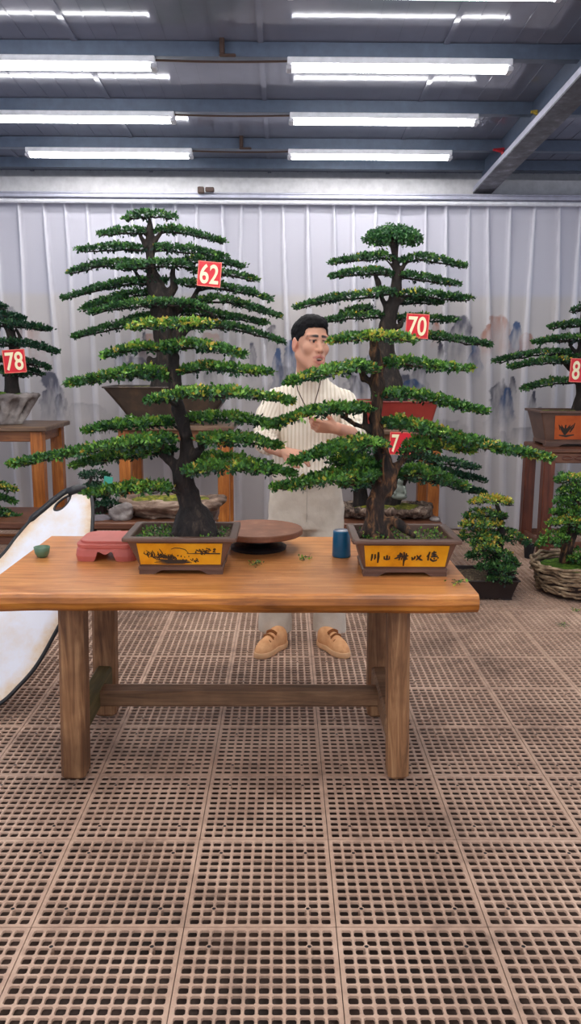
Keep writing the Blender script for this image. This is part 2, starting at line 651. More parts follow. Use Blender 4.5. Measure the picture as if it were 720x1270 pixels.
# ---- floor: interlocking plastic grates, 12 x 12 openings a tile
TILE = 0.397
X_PH = onz(412, 1100, 0)[0]
Y_PH = onz(352, 1150, 0)[1]


def floor_grates():
    nx0, nx1, ny0, ny1 = -9, 10, -5, 14
    cell, N = 0.0316, 12
    edge = (TILE - N * cell) / 2
    hole = 0.0127
    cc = hole * .70
    oct_ = np.array([(hole, -cc), (hole, cc), (cc, hole), (-cc, hole), (-hole, cc), (-hole, -cc), (-cc, -hole), (cc, -hole)])
    h = cell / 2
    V, F = [], []

    # one tile, centred lattice
    def put(vs, fs):
        n = sum(len(v) for v in V)
        V.append(np.array(vs, float))
        F.extend([tuple(i + n for i in f) for f in fs])

    sq = np.array([(h, -h), (h, h), (-h, h), (-h, -h)])
    for i in range(N):
        for j in range(N):
            c = np.array([edge + (i + .5) * cell, edge + (j + .5) * cell])
            top = np.hstack([c + oct_, np.zeros((8, 1))])
            bot = np.hstack([c + oct_ * .9, np.full((8, 1), -.006)])
            cor = np.hstack([c + sq, np.zeros((4, 1))])
            vs = np.vstack([top, bot, cor])
            fs = [(k, k + 8, (k + 1) % 8 + 8, (k + 1) % 8) for k in range(8)]
            # top ring: corners 16..19 with octagon edges
            fs += [(16, 17, 1, 0), (17, 2, 1), (17, 18, 3, 2), (18, 4, 3), (18, 19, 5, 4), (19, 6, 5), (19, 16, 7, 6), (16, 0, 7)]
            put(vs, fs)
    g = .0012
    T0, T1 = g, TILE - g
    a, b = edge, TILE - edge
    for (x0, x1, y0, y1) in ((T0, T1, T0, a), (T0, T1, b, T1), (T0, a, a, b), (b, T1, a, b)):
        vs = [(x0, y0, 0), (x1, y0, 0), (x1, y1, 0), (x0, y1, 0), (x0, y0, -.006), (x1, y0, -.006), (x1, y1, -.006), (x0, y1, -.006)]
        put(vs, [(0, 1, 2, 3), (0, 4, 5, 1), (1, 5, 6, 2), (2, 6, 7, 3), (3, 7, 4, 0)])
    # four screw bosses on the lattice crossings
    ang = np.linspace(0, 2 * math.pi, 10, endpoint=False)
    for ci in (2, 10):
        for cj in (2, 10):
            c = np.array([edge + ci * cell, edge + cj * cell])
            ro = np.stack([c[0] + .0085 * np.cos(ang), c[1] + .0085 * np.sin(ang), np.full(10, .0012)], 1)
            ri = np.stack([c[0] + .0055 * np.cos(ang), c[1] + .0055 * np.sin(ang), np.full(10, .0012)], 1)
            rd = ri - np.array([0, 0, .0008])
            ro2 = ro - np.array([0, 0, .02])
            vs = np.vstack([ro2, ro, ri, rd])
            fs = []
            for q in range(3):
                fs += [(q * 10 + k, q * 10 + (k + 1) % 10, q * 10 + 10 + (k + 1) % 10, q * 10 + 10 + k) for k in range(10)]
            put(vs, fs)
            put(rd, [tuple(range(10))])
    V = np.vstack(V)
    hole_face = np.zeros(len(F), np.int32)
    for q, f in enumerate(F):
        if len(f) == 10:
            hole_face[q] = 1
    t = NT('grate_plastic')
    tc = t.n('ShaderNodeTexCoord')
    geo = t.n('ShaderNodeNewGeometry')
    n1 = t.noise(geo.outputs['Position'], 1.6, 5, .65)
    n2 = t.noise(geo.outputs['Position'], 14, 5, .7)
    mix = t.n('ShaderNodeMath', operation='MULTIPLY_ADD')
    t.l(n2, mix.inputs[0])
    mix.inputs[1].default_value = .55
    t.l(n1, mix.inputs[2])
    c = t.ramp(mix.outputs[0], [(.5, srgb(122, 98, 84)), (.75, srgb(188, 154, 132)), (1.0, srgb(218, 184, 160))])
    t.l(c, t.b.inputs['Base Color'])
    t.bump(n2, .15, .003)
    t.set(.48, 0, .5)
    base = np.array([X_PH + nx0 * TILE, Y_PH + ny0 * TILE, 0])
    o = mesh('floor', V + base, F, None, base=base, kind='structure', mats=[t.m, M['black']], midx=hole_face)
    for k, (n, off) in enumerate(((nx1 - nx0, (TILE, 0, 0)), (ny1 - ny0, (0, TILE, 0)))):
        md = o.modifiers.new('rows', 'ARRAY')
        md.count = n
        md.use_relative_offset = False
        md.use_constant_offset = True
        md.constant_offset_displace = off
    # the concrete under the grates
    sub = pmat('dirty_concrete', [(.3, srgb(40, 28, 22)), (.55, srgb(70, 50, 39)), (.75, srgb(104, 76, 60))], 3.5, rough=.7, bump=.3, bdist=.01)
    b = MB()
    b.box((0.1, 2.9, -.085), (9, 11, .05))
    b.build('ground', sub, kind='structure')


floor_grates()

# ---- back wall and the printed curtain
CUR_D = 7.0
Z_CUR_TOP = at(360, 251, CUR_D)[2]
b = MB()
b.box((0.1, 7.32, 1.45), (9, .1, 3.2))
b.build('wall_back', flat('wall_paint', srgb(196, 196, 200), .7), kind='structure')


def curtain():
    x0, x1 = -3.3, 3.5
    nx, nz = 860, 330
    xs = np.linspace(x0, x1, nx)
    zs = np.linspace(0.015, Z_CUR_TOP, nz)
    X, Z = np.meshgrid(xs, zs, indexing='ij')
    rng = np.random.RandomState(3)
    Y = np.zeros_like(X)
    lay = np.zeros_like(X)
    c = x0
    top = Z_CUR_TOP
    while c < x1:
        c += rng.uniform(.155, .215)
        drift = rng.uniform(-.02, .05)
        grow = rng.uniform(.011, .022)
        wig = rng.uniform(0, 6)
        cx = c + drift * (top - Z) + .008 * np.sin(Z * 2.2 + wig)
        w = .011 + grow * np.minimum(top - Z, 1.5) * .75
        g = np.exp(-((X - cx) / w) ** 2)
        amp = .042 + .016 * np.sin(Z * 1.7 + wig)
        Y -= amp * g * (1 - .35 * np.clip((top - Z) / 2.4, 0, 1))
        # the gathered cloth lies double in a pleat
        edge = np.clip((w * 1.05 - np.abs(X - cx)) / (w * .25), 0, 1)
        lay = np.maximum(lay, edge * (1 - .55 * np.clip((top - Z) / 2.3, 0, 1)) * rng.uniform(.5, 1))
    P = np.stack([X.ravel(), Y.ravel() * 0, Z.ravel()], 1)
    Y = Y + (fbm(P * np.array([1.3, 1, .35]), 1.6, 4, 3) * .03).reshape(X.shape)
    # the print: pale sheer cloth above, an ink landscape on the lower cloth
    V = np.stack([X.ravel(), CUR_D + Y.ravel(), Z.ravel()], 1)
    up = np.array(srgb(204, 202, 213))
    low = np.array(srgb(206, 200, 200))
    zline = at(360, 366, CUR_D)[2]
    k = 1 / (1 + np.exp(-(V[:, 2] - zline) / .012))
    k2 = np.clip((V[:, 2] - .2) / (zline - .2), 0, 1)
    colr = k[:, None] * up + (1 - k[:, None]) * (low * (.9 + .1 * k2[:, None]))
    hem = (V[:, 2] > top - .13).astype(float)
    colr = colr * (1 - .06 * hem[:, None]) + .06 * hem[:, None] * np.array(srgb(235, 235, 245))
    # double cloth shows whiter
    L = lay.ravel()[:, None]
    colr = colr * (1 - .8 * L) + .8 * L * np.array(srgb(250, 248, 255))
    # mountains: (x, y of the summit), half width, height, colour, strength
    ink, blue, rust, slate = srgb(70, 70, 84), srgb(74, 96, 134), srgb(182, 130, 112), srgb(98, 98, 112)
    mts = [((64, 463), 18, 58, slate, .8), ((72, 486), 8, 34, ink, .5), ((105, 500), 40, 18, slate, .16), ((186, 414), 14, 44, rust, .35), ((150, 436), 10, 34, blue, .35),
           ((178, 410), 7, 60, ink, .5), ((170, 442), 20, 40, slate, .4), ((262, 445), 9, 30, ink, .55), ((288, 440), 6, 26, ink, .85), ((262, 412), 18, 34, rust, .25), ((284, 400), 18, 30, slate, .3),
           ((312, 424), 6, 50, slate, .75), ((336, 400), 10, 42, ink, .5), ((344, 428), 8, 70, blue, .55), ((360, 418), 16, 66, blue, .55), ((352, 452), 22, 44, slate, .35),
           ((448, 452), 22, 42, slate, .7), ((440, 466), 10, 22, ink, .75), ((462, 440), 14, 50, blue, .3), ((500, 462), 18, 40, slate, .6), ((520, 446), 14, 44, ink, .45), ((508, 470), 22, 24, blue, .6),
           ((540, 396), 7, 34, rust, .55), ((572, 392), 20, 62, slate, .6), ((590, 418), 9, 50, blue, .7), ((546, 425), 4, 24, ink, .6), ((616, 390), 22, 56, rust, .38), ((604, 400), 7, 36, rust, .5),
           ((640, 398), 10, 46, blue, .55), ((652, 412), 12, 40, rust, .42), ((620, 470), 18, 56, ink, .85), ((628, 480), 10, 46, blue, .75), ((636, 468), 6, 26, ink, .6), ((660, 482), 6, 32, ink, .65),
           ((668, 505), 9, 26, slate, .45), ((700, 400), 18, 40, slate, .2), ((30, 400), 30, 60, rust, .22), ((12, 380), 20, 60, slate, .3), ((560, 520), 40, 50, slate, .18), ((655, 530), 40, 20, slate, .25)]
    n1 = fbm(V * np.array([1, 0, 1.0]), 9, 21, 5)
    n2 = fbm(V * np.array([1, 0, .5]), 16, 33, 5)
    n3 = fbm(V * np.array([1.6, 0, .35]), 22, 35, 4)
    for (sx, sy), hw, ht, cm, st in mts:
        a = at(sx, sy, CUR_D)
        e = at(sx + hw, sy, CUR_D)[0] - a[0]
        hgt = a[2] - at(sx, sy + ht, CUR_D)[2]
        t = (a[2] - V[:, 2]) / hgt + n1 * .16
        wdt = e * (.30 + .80 * np.clip(t, 0, 1) ** .6) * (1 + .5 * n2)
        inside = np.clip((wdt - np.abs(V[:, 0] - a[0] + n1 * e * .5)) / (e * .09), 0, 1) * np.clip(t / .04, 0, 1)
        fade = np.clip(1.15 - np.clip(t, 0, 2), 0, 1)
        wgt = inside * fade * min(1, st * 1.6) * np.clip((.75 + .9 * n3) * (1 + .7 * np.exp(-np.maximum(t, 0) / .12)), .12, 1.2) * (1 - .35 * L[:, 0])
        wgt = np.clip(wgt, 0, .95)
        colr = colr * (1 - wgt[:, None]) + wgt[:, None] * np.array(cm)
    # thin water lines and haze
    wl = np.clip(np.sin(V[:, 2] * 160 + n1 * 8) - .8, 0, 1) * np.clip(1 - np.abs(V[:, 2] - .95) / .35, 0, 1) * .8 * (V[:, 0] > 1)
    colr = colr * (1 - .25 * wl[:, None])
    ii, jj = np.meshgrid(np.arange(nx - 1), np.arange(nz - 1), indexing='ij')
    a = (ii * nz + jj).ravel()
    F = np.stack([a, a + nz, a + nz + 1, a + 1], 1)
    t = NT('printed_sheer_cloth')
    at_ = t.n('ShaderNodeAttribute', attribute_name='print')
    t.l(at_.outputs['Color'], t.b.inputs['Base Color'])
    t.set(.9, 0, .1)
    tr = t.n('ShaderNodeBsdfTranslucent')
    t.l(at_.outputs['Color'], tr.inputs['Color'])
    mx = t.n('ShaderNodeMixShader')
    mx.inputs[0].default_value = .15
    t.l(t.b.outputs[0], mx.inputs[1])
    t.l(tr.outputs[0], mx.inputs[2])
    t.l(mx.outputs[0], t.out.inputs['Surface'])
    o = mesh('curtain', V, F, t.m, smooth=True, attrs={'print': ('FLOAT_COLOR', colr)}, base=(0, CUR_D, 0))
    tag(o, 'white pleated sheer curtain printed with an ink landscape across the back', 'curtain')


curtain()

# ---- ceiling (slopes up gently towards the camera), purlins, rafter
D_L = [6.37, 5.60, 4.75]
Z_L = [at(458, 187, 6.37)[2], at(476, 140, 5.60)[2], at(496, 74, 4.75)[2]]
SLOPE = (Z_L[2] - Z_L[0]) / (D_L[0] - D_L[2])
LAMP_H = 0.055


def zc(D):
    """height of the ceiling skin at distance D"""
    return Z_L[0] + (D_L[0] - D) * SLOPE + 0.085


t = NT('glossy_ceiling_panel')
geo = t.n('ShaderNodeNewGeometry')
n1 = t.noise(geo.outputs['Position'], 1.3, 4, .6)
t.l(t.ramp(n1, [(.3, srgb(116, 120, 138)), (.7, srgb(136, 140, 157))]), t.b.inputs['Base Color'])
n2 = t.noise(geo.outputs['Position'], 3.0, 2, .5)
t.bump(n2, .06, .01)
t.set(.11, .1, .35)
M['ceil'] = t.m
b = MB()
ya, yb = -2.6, 7.27
xa, xb = -4.2, 4.4
b.add([(xa, ya, zc(ya)), (xb, ya, zc(ya)), (xb, yb, zc(yb)), (xa, yb, zc(yb)), (xa, ya, zc(ya) + .08), (xb, ya, zc(ya) + .08), (xb, yb, zc(yb) + .08), (xa, yb, zc(yb) + .08)],
      [(0, 3, 2, 1), (4, 5, 6, 7), (0, 1, 5, 4), (1, 2, 6, 5), (2, 3, 7, 6), (3, 0, 4, 7)])
x = xa + .05
rng = np.random.RandomState(8)
k = 0
while x < xb:
    wide = (k % 8 == 0)
    w_, h_ = (.03, .010) if wide else (.008, .0025)
    b.add([(x, ya, zc(ya) + .001), (x, ya, zc(ya) - h_), (x + w_, ya, zc(ya) - h_), (x + w_, ya, zc(ya) + .001),
           (x, yb, zc(yb) + .001), (x, yb, zc(yb) - h_), (x + w_, yb, zc(yb) - h_), (x + w_, yb, zc(yb) + .001)],
          [(0, 4, 5, 1), (1, 5, 6, 2), (2, 6, 7, 3)])
    x += .125
    k += 1
b.build('ceiling', M['ceil'], kind='structure')

RAFT_X = 1.60


def purlin(D, k, h=.075):
    """a C section steel purlin whose mouth looks away"""
    z = zc(D) - .004
    b = MB()
    x0, x1 = -4.2, 4.4
    c = (x0 + x1) / 2
    b.box((c, D - .004, z - h / 2), (x1 - x0, .006, h))
    b.box((c, D + .028, z - h + .003), (x1 - x0, .062, .006))
    b.box((c, D + .028, z - .006), (x1 - x0, .062, .006))
    b.box((c, D + .057, z - h + .011), (x1 - x0, .005, .018))
    b.build('trim_%d' % k, M['purlin'], kind='structure')
    return z - h


PUR = [6.88, 6.37, 5.60, 4.75, 3.93, 3.08, 2.25, 1.4, .5, -.6, -1.7]
PB = {D: purlin(D, i + 1) for i, D in enumerate(PUR)}

# rafter: an I beam running into the room on the right
p1 = at(603, 237, 6.86)
rb0, rb1 = 6.95, -2.3
zb = lambda D: p1[2] + (6.86 - D) * SLOPE
b = MB()
b.beam((RAFT_X, rb0, (zb(rb0) + zc(rb0)) / 2), (RAFT_X, rb1, (zb(rb1) + zc(rb1)) / 2), .012, zc(5) - zb(5) - .004, bev=0)
b.build('trim_20', M['purlin'], kind='structure')
b = MB()
b.beam((RAFT_X, rb0, zb(rb0) + .006), (RAFT_X, rb1, zb(rb1) + .006), .15, .012, bev=0)
b.build('trim_21', M['rust'], kind='structure')
b = MB()
b.beam((RAFT_X - .071, rb0, zb(rb0) + .031), (RAFT_X - .071, rb1, zb(rb1) + .031), .008, .038, bev=0)
b.build('trim_22', M['flange'], kind='structure')
# beams above the curtain
zA, zB = at(360, 219, 6.95)[2], at(360, 238, 6.95)[2]
b = MB()
b.box((.1, 7.08, (zA + zB) / 2), (8.4, .12, zA - zB))
b.build('trim_23', flat('pale_beam_paint', srgb(206, 204, 206), .45), kind='structure')
z1, z2 = at(360, 240, 6.86)[2], at(360, 250.5, 6.86)[2]
b = MB()
b.box((.1, 6.93, (z1 + z2) / 2 + .008), (8.4, .16, .028), bev=.004)
b.box((.1, 6.86, z1 - .004), (8.4, .03, .012), bev=.003)
b.build('trim_24', M['flange'], kind='structure')
b = MB()
b.box((.1, 6.90, z2 + .004), (8.4, .05, .03), bev=.01)
o = b.build('curtain_rail', M['white'])
tag(o, 'long white rail carrying the pleated curtain under the pale beam', 'curtain rail')

# ---- tube lamps
rows = [  # D, bottom of the lamp, [(x0, x1 in the photo)]
    (6.37, [(32, 238), (357, 560)], ['far']), (5.60, [(-18, 216), (359, 593)], ['middle']), (4.75, [(-87, 192), (356, 635)], ['near'])]
LL = ['left tube lamp of the row nearest the curtain', 'right tube lamp of the row nearest the curtain', 'left tube lamp of the middle row on the ceiling', 'right tube lamp of the middle row on the ceiling',
      'left tube lamp of the front row, cut by the picture edge', 'right tube lamp of the front row, the longest in view']


def tube_lamp(x0, x1, D, label):
    zt = PB[D]
    o = thing('tube_lamp', label, 'ceiling lamp', ((x0 + x1) / 2, D + .02, zt), 'tube lamps under the purlins')
    y = D + .02
    b = MB()
    b.box(((x0 + x1) / 2, y, zt - .018), (x1 - x0, .082, .036), bev=.004)
    b.box(((x0 + x1) / 2, y, zt - .034), (x1 - x0 - .06, .110, .005), bev=.002)  # added wing plate, screens the diffuser from its reflection in the ceiling
    b.build('housing', M['white'], o)
    n = 9
    b = MB()
    a = np.linspace(0, math.pi, n)
    r0, r1 = .040, .028
    V, F = [], []
    for xx in (x0 + .03, x1 - .03):
        V += [(xx, y + r0 * math.cos(q), zt - .0365 - r1 * math.sin(q)) for q in a]
    F = [(i, i + 1, n + i + 1, n + i) for i in range(n - 1)] + [tuple(range(n)), tuple(range(2 * n - 1, n - 1, -1)), (0, n, 2 * n - 1, n - 1)]
    b.add(V, F)
    b.build('diffuser', M['tube'], o, smooth=False)
    for xx in (x0 + .012, x1 - .012):
        MB().box((xx, y, zt - .050), (.036, .078, .026), bev=.006).build('end_cap', M['greywhite'], o)
    return o


i = 0
ends = {}
for D, xs, _ in rows:
    for x0, x1 in xs:
        ya_ = 0
        a = at(x0, {6.37: 187, 5.6: 140, 4.75: 74}[D], D)[0]
        c = at(x1, {6.37: 187, 5.6: 140, 4.75: 74}[D], D)[0]
        tube_lamp(a, c, D, LL[i])
        ends.setdefault(D, []).append((a, c))
        i += 1
a_, c_ = ends[4.75][0], ends[4.75][1]
for D in (3.93, 3.08, 2.25, 1.4, .5, -.6, -1.7):  # unseen lamp rows, added overhead and behind the camera for their light
    for s, (p, q) in zip(('left', 'right'), (a_, c_)):
        tube_lamp(p, q, D, 'unseen tube lamp of the rows added overhead for more light')
# cables that join the lamps of a row, and the clips on the purlins
for (D, e), nm in zip(ends.items(), ('the row nearest the curtain', 'the middle row', 'the front row')):
    z = PB[D] - .012
    b = MB()
    xs = np.linspace(e[0][1] - .005, e[1][0] + .005, 12)
    b.tube([(x, D + .02, z - .006 * math.sin(math.pi * k / 11)) for k, x in enumerate(xs)], .006, 6)
    x9 = RAFT_X - .05
    o = b.build('lamp_cable', M['clip'])
    tag(o, 'dark cable joining the two tube lamps of ' + nm, 'cable', 'lamp cables')
for (x, y, D, lb) in ((275, 56, 4.75, 'brown clip on the purlin of the front lamp row'), (299, 175, 6.37, 'brown clip on the purlin of the lamp row nearest the curtain')):
    p = at(x, y, D - .03)
    b = MB()
    b.box(p, (.028, .03, .09), bev=.006)
    b.box(p + np.array([.03, 0, -.05]), (.09, .022, .014), bev=.004)
    o = b.build('clip', M['clip'])
    tag(o, lb, 'clip', 'purlin clips')
for (pts, D, mt, lb) in (([(662, 139), (668, 142), (671, 146), (673, 150)], 5.50, 'wire_yellow', 'yellow and dark wire hanging at the rafter by the middle purlin'),
                         ([(615, 186), (622, 188), (626, 196), (629, 206)], 6.28, 'wire_red', 'red wire hanging at the rafter by the far purlin')):
    b = MB()
    b.tube([at(x, y, D) for x, y in pts], [.012, .012, .016, .014], 6)
    b.tube([at(pts[0][0] - 4, pts[0][1], D), at(pts[0][0] + 16, pts[0][1] - 2, D)], .010, 6)
    o = b.build('wire', M[mt])
    tag(o, lb, 'wire')
p = at(249, 236, 6.80)
b = MB()
b.box(p, (.05, .05, .05), bev=.006)
b.box(p + np.array([.07, 0, .005]), (.07, .04, .035), bev=.006)
o = b.build('junction_box', M['clip'])
tag(o, 'small brown junction box on the beam above the curtain', 'junction box')

# ---- light from the rest of the hall
wld = bpy.data.worlds.new('hall_light')
SC.world = wld
wld.use_nodes = True
bg = wld.node_tree.nodes['Background']
bg.inputs['Color'].default_value = (0.80, 0.86, 1.0, 1)
bg.inputs['Strength'].default_value = 0.5
SC.view_settings.view_transform = 'Standard'
SC.view_settings.look = 'None'
SC.view_settings.gamma = 1.0
SC.view_settings.use_curve_mapping = False
SC.view_settings.exposure = 1.05
# ================================================================== bonsai
RS = np.random.RandomState(11)


def spine_world(pts, D):
    P = np.array([at(p[0], p[1], D + (p[2] if len(p) > 2 else 0)) for p in pts])
    d = np.r_[0, np.cumsum(np.linalg.norm(np.diff(P, axis=0), axis=1))]
    return P, d


def leaves(C, N, size, tint, rs, jit=.9):
    """one bent leaf at every point of C, growing along N"""
    n = len(C)
    d = N + rs.normal(0, jit, (n, 3))
    d /= np.linalg.norm(d, axis=1)[:, None] + 1e-9
    s = np.cross(d, rs.normal(0, 1, (n, 3)))
    s /= np.linalg.norm(s, axis=1)[:, None] + 1e-9
    u = np.cross(s, d)
    L = size * rs.uniform(.65, 1.25, n)[:, None]
    w = L * .30
    V = np.stack([C, C + d * L * .5 + s * w + u * L * .08, C + d * L, C + d * L * .5 - s * w + u * L * .08], 1).reshape(-1, 3)
    F = np.arange(4 * n).reshape(n, 4)
    return V, F, np.repeat(tint, 4)


def pad_leaves(pts, D, t, dep, size, dens, rs, yellow=.0, tip=(.35, .2), dark=0.0, nleaf=6):
    """a flat cushion of leaf rosettes along the line pts; t = thickness in photo pixels"""
    P, d = spine_world(pts, D)
    px = mpp(P.mean(0))
    tm = t * px * .74
    L = d[-1]
    n = max(12, int(L * 2 * dep * dens * .8))
    s = rs.uniform(0, 1, n)
    tl, tr = tip
    w = np.minimum(np.clip(s / tl, 0, 1) ** .85, np.clip((1 - s) / tr, 0, 1) ** .7)
    w = np.maximum(w, .06)
    # ragged outline
    v = rs.uniform(-1, 1, n)
    wob = 1 + .22 * np.sin(s * L / px * .22 + np.sign(v) * 2 + rs.uniform(0, 6)) + .12 * np.sin(s * L / px * .61 + v)
    X = np.stack([np.interp(s * L, d, P[:, i]) for i in range(3)], 1)
    X[:, 1] += v * dep * w * wob
    dome = np.sqrt(np.clip(1 - v * v, 0, 1))
    u = rs.uniform(0, 1, n)
    topz = tm * .55 * w * (.35 + .65 * dome) * (1 + .3 * np.sin(s * L / px * .33 + v * 3))
    h = np.where(u < .62, topz * rs.uniform(.55, 1.05, n), topz * rs.uniform(-.75, .7, n))
    X[:, 2] += h
    # rosettes
    tang = np.gradient(P, axis=0)
    tv = np.stack([np.interp(s * L, d, tang[:, i]) for i in range(3)], 1)
    tv /= np.linalg.norm(tv, axis=1)[:, None] + 1e-9
    out = np.stack([np.zeros(n), v * .6, np.where(h > 0, .8, -.3)], 1) + tv * ((s - .5) * 1.2)[:, None]
    C = np.repeat(X, nleaf, 0) + rs.normal(0, size * .38, (n * nleaf, 3)) * np.array([1, 1, .6])
    N = np.repeat(out, nleaf, 0)
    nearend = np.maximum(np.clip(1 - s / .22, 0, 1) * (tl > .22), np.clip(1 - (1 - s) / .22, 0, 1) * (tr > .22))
    base = .28 + .30 * np.clip(h / (tm * .5 + 1e-6), -1, 1) + .16 * nearend - dark  # lower leaves tinted darker, painting the shade under each pad
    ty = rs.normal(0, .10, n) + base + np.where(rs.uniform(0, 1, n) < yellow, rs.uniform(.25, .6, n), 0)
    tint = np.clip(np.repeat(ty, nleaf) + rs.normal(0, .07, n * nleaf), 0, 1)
    return leaves(C, N, size, tint, rs)


def closest_on(trunk, p):
    best = None
    for i in range(len(trunk) - 1):
        a, b = trunk[i], trunk[i + 1]
        t = np.clip(np.dot(p - a, b - a) / np.dot(b - a, b - a), 0, 1)
        q = a + (b - a) * t
        dd = np.linalg.norm((q - p) * np.array([1, .5, 1.6]))
        if best is None or dd < best[0]:
            best = (dd, q, i + t)
    return best


def make_trunk(name, lines, D, h, mat, parent, noise=.006, fr=26, roots=None, pads=(), drop=12, br=3.0, stretch=(1, 1, .45)):
    """lines: [[(x, y, width), ...], ...] in photo pixels -> one bark surface, with the branches that carry the pads"""
    chains = []
    for ln in lines:
        P = np.array([at(q[0], q[1], D + (q[3] if len(q) > 3 else 0)) for q in ln])
        r = np.array([q[2] * .5 * mpp(P[i]) for i, q in enumerate(ln)])
        chains.append((P, r))
    allp = np.vstack([c[0] for c in chains])
    rm = max(c[1].max() for c in chains) * 2.4 + .02
    f = Field(allp.min(0) - rm, allp.max(0) + rm, h)
    for P, r in chains:
        f.chain(P, r, k=float(r.mean()) * .8)
    if roots:
        P0, r0 = chains[0][0][0], chains[0][1][0]
        for ang, ln_ in roots:
            q = P0 + np.array([math.cos(ang) * ln_, math.sin(ang) * ln_, -.01 - .12 * ln_])
            f.cap(P0 + np.array([0, 0, r0 * .6]), q, r0 * .55, r0 * .22, k=r0 * .6)
    f.noise(noise, fr, 5, stretch)
    V, Fq = f.net()
    b = MB()
    trunk = chains[0][0]
    px = mpp(trunk.mean(0))
    for pts in pads:
        P, d = spine_world(pts[0], pts[1])
        Ln = d[-1]
        best = None
        for s in np.linspace(0, 1, 15):
            p = np.array([np.interp(s * Ln, d, P[:, i]) for i in range(3)])
            for P_, r_ in chains:
                c = closest_on(P_, p + np.array([0, 0, -drop * px]))
                if best is None or c[0] < best[0]:
                    best = (c[0], c[1], s, p)
        _, q, s0, p0 = best
        under = np.array([0, 0, -2.5 * px])
        w0 = br * px * (1 + .5 * min(1.5, Ln * 2))
        if np.linalg.norm(q - p0) < 60 * px:
            mid = (q + p0) / 2 + np.array([0, 0, -3 * px])
            b.tube([q, mid, p0 + under], [w0 * .62, w0 * .5, w0 * .42], 6)
        for e in (0.03, .97):
            if abs(e - s0) < .06:
                continue
            ss = np.linspace(s0, e, 9)
            Q = np.stack([np.interp(ss * Ln, d, P[:, i]) for i in range(3)], 1) + under
            Q += RS.normal(0, .8 * px, Q.shape) * np.array([.3, 1, .7])
            b.tube(Q, np.linspace(w0 * .42, px * .7, 9), 5)
            for k in range(1, 8):
                for sg in (-1, 1):
                    if RS.uniform() < .75:
                        dv = np.array([np.sign(e - s0) * RS.uniform(.3, 1) * .6, sg, RS.uniform(-.05, .22)])
                        ln_ = pts[2] * RS.uniform(.5, .85) * (1 - .5 * k / 8)
                        b.tube([Q[k], Q[k] + dv * ln_ * .5 + np.array([0, 0, -.004]), Q[k] + dv * ln_], [px * .9, px * .7, px * .4], 4)
    nV = len(V)
    if b.n:
        BV = np.vstack(b.V)
        faces = [tuple(q) for q in Fq] + [tuple(i + nV for i in q) for q in b.F]
        V = np.vstack([V, BV])
    else:
        faces = [tuple(q) for q in Fq]
    return mesh(name, V, faces, mat, parent, smooth=True)


def make_pads(parent, pads, mat, size, dens, seed, dark=0.0):
    """pads: (points, D, half depth, thickness, yellow share, tip shape)"""
    rs = np.random.RandomState(seed)
    for p in pads:
        pts, D, dep, t = p[:4]
        yel = p[4] if len(p) > 4 else 0
        tip = p[5] if len(p) > 5 else (.4, .18)
        if dens * dep * 2 > 0:
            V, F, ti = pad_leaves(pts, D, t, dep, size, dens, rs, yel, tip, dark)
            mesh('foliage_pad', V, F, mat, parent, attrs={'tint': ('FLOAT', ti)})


def scatter(parent, name, pts, n, size, mat, rs, h=.01, tint=(.25, .7)):
    """low ground cover: n small sprigs within the boxes pts = [(x0, x1, y0, y1, z)]"""
    C, N = [], []
    for x0, x1, y0, y1, z, k in pts:
        m_ = int(n * k)
        c = np.stack([rs.uniform(x0, x1, m_), rs.uniform(y0, y1, m_), z + np.abs(rs.normal(0, h, m_))], 1)
        C.append(c)
    C = np.vstack(C)
    N = np.tile([0, 0, 1.0], (len(C), 1))
    V, F, ti = leaves(C, N, size, rs.uniform(tint[0], tint[1], len(C)), rs, .8)
    return mesh(name, V, F, mat, parent, attrs={'tint': ('FLOAT', ti)}, kind='stuff')


def ground_bumps(parent, name, cx, cy, z, w, d, mat, amp=.012, n=34, round_=False, seed=0, dome=.0):
    xs, ys = np.linspace(-1, 1, n), np.linspace(-1, 1, n)
    X, Y = np.meshgrid(xs, ys, indexing='ij')
    if round_:
        X2 = X * np.sqrt(1 - Y * Y / 2)
        Y2 = Y * np.sqrt(1 - X * X / 2)
        X, Y = X2, Y2
    rr = np.maximum(np.abs(X), np.abs(Y)) if not round_ else np.hypot(X, Y)
    P = np.stack([(cx + X * w / 2).ravel(), (cy + Y * d / 2).ravel(), np.full(X.size, z)], 1)
    P[:, 2] += fbm(P, 22, seed, 4) * amp + (dome * (1 - np.clip(rr, 0, 1) ** 2)).ravel()
    a = (np.arange(n - 1)[:, None] * n + np.arange(n - 1)[None]).ravel()
    return mesh(name, P, np.stack([a, a + n, a + n + 1, a + 1], 1), mat, parent, smooth=True)


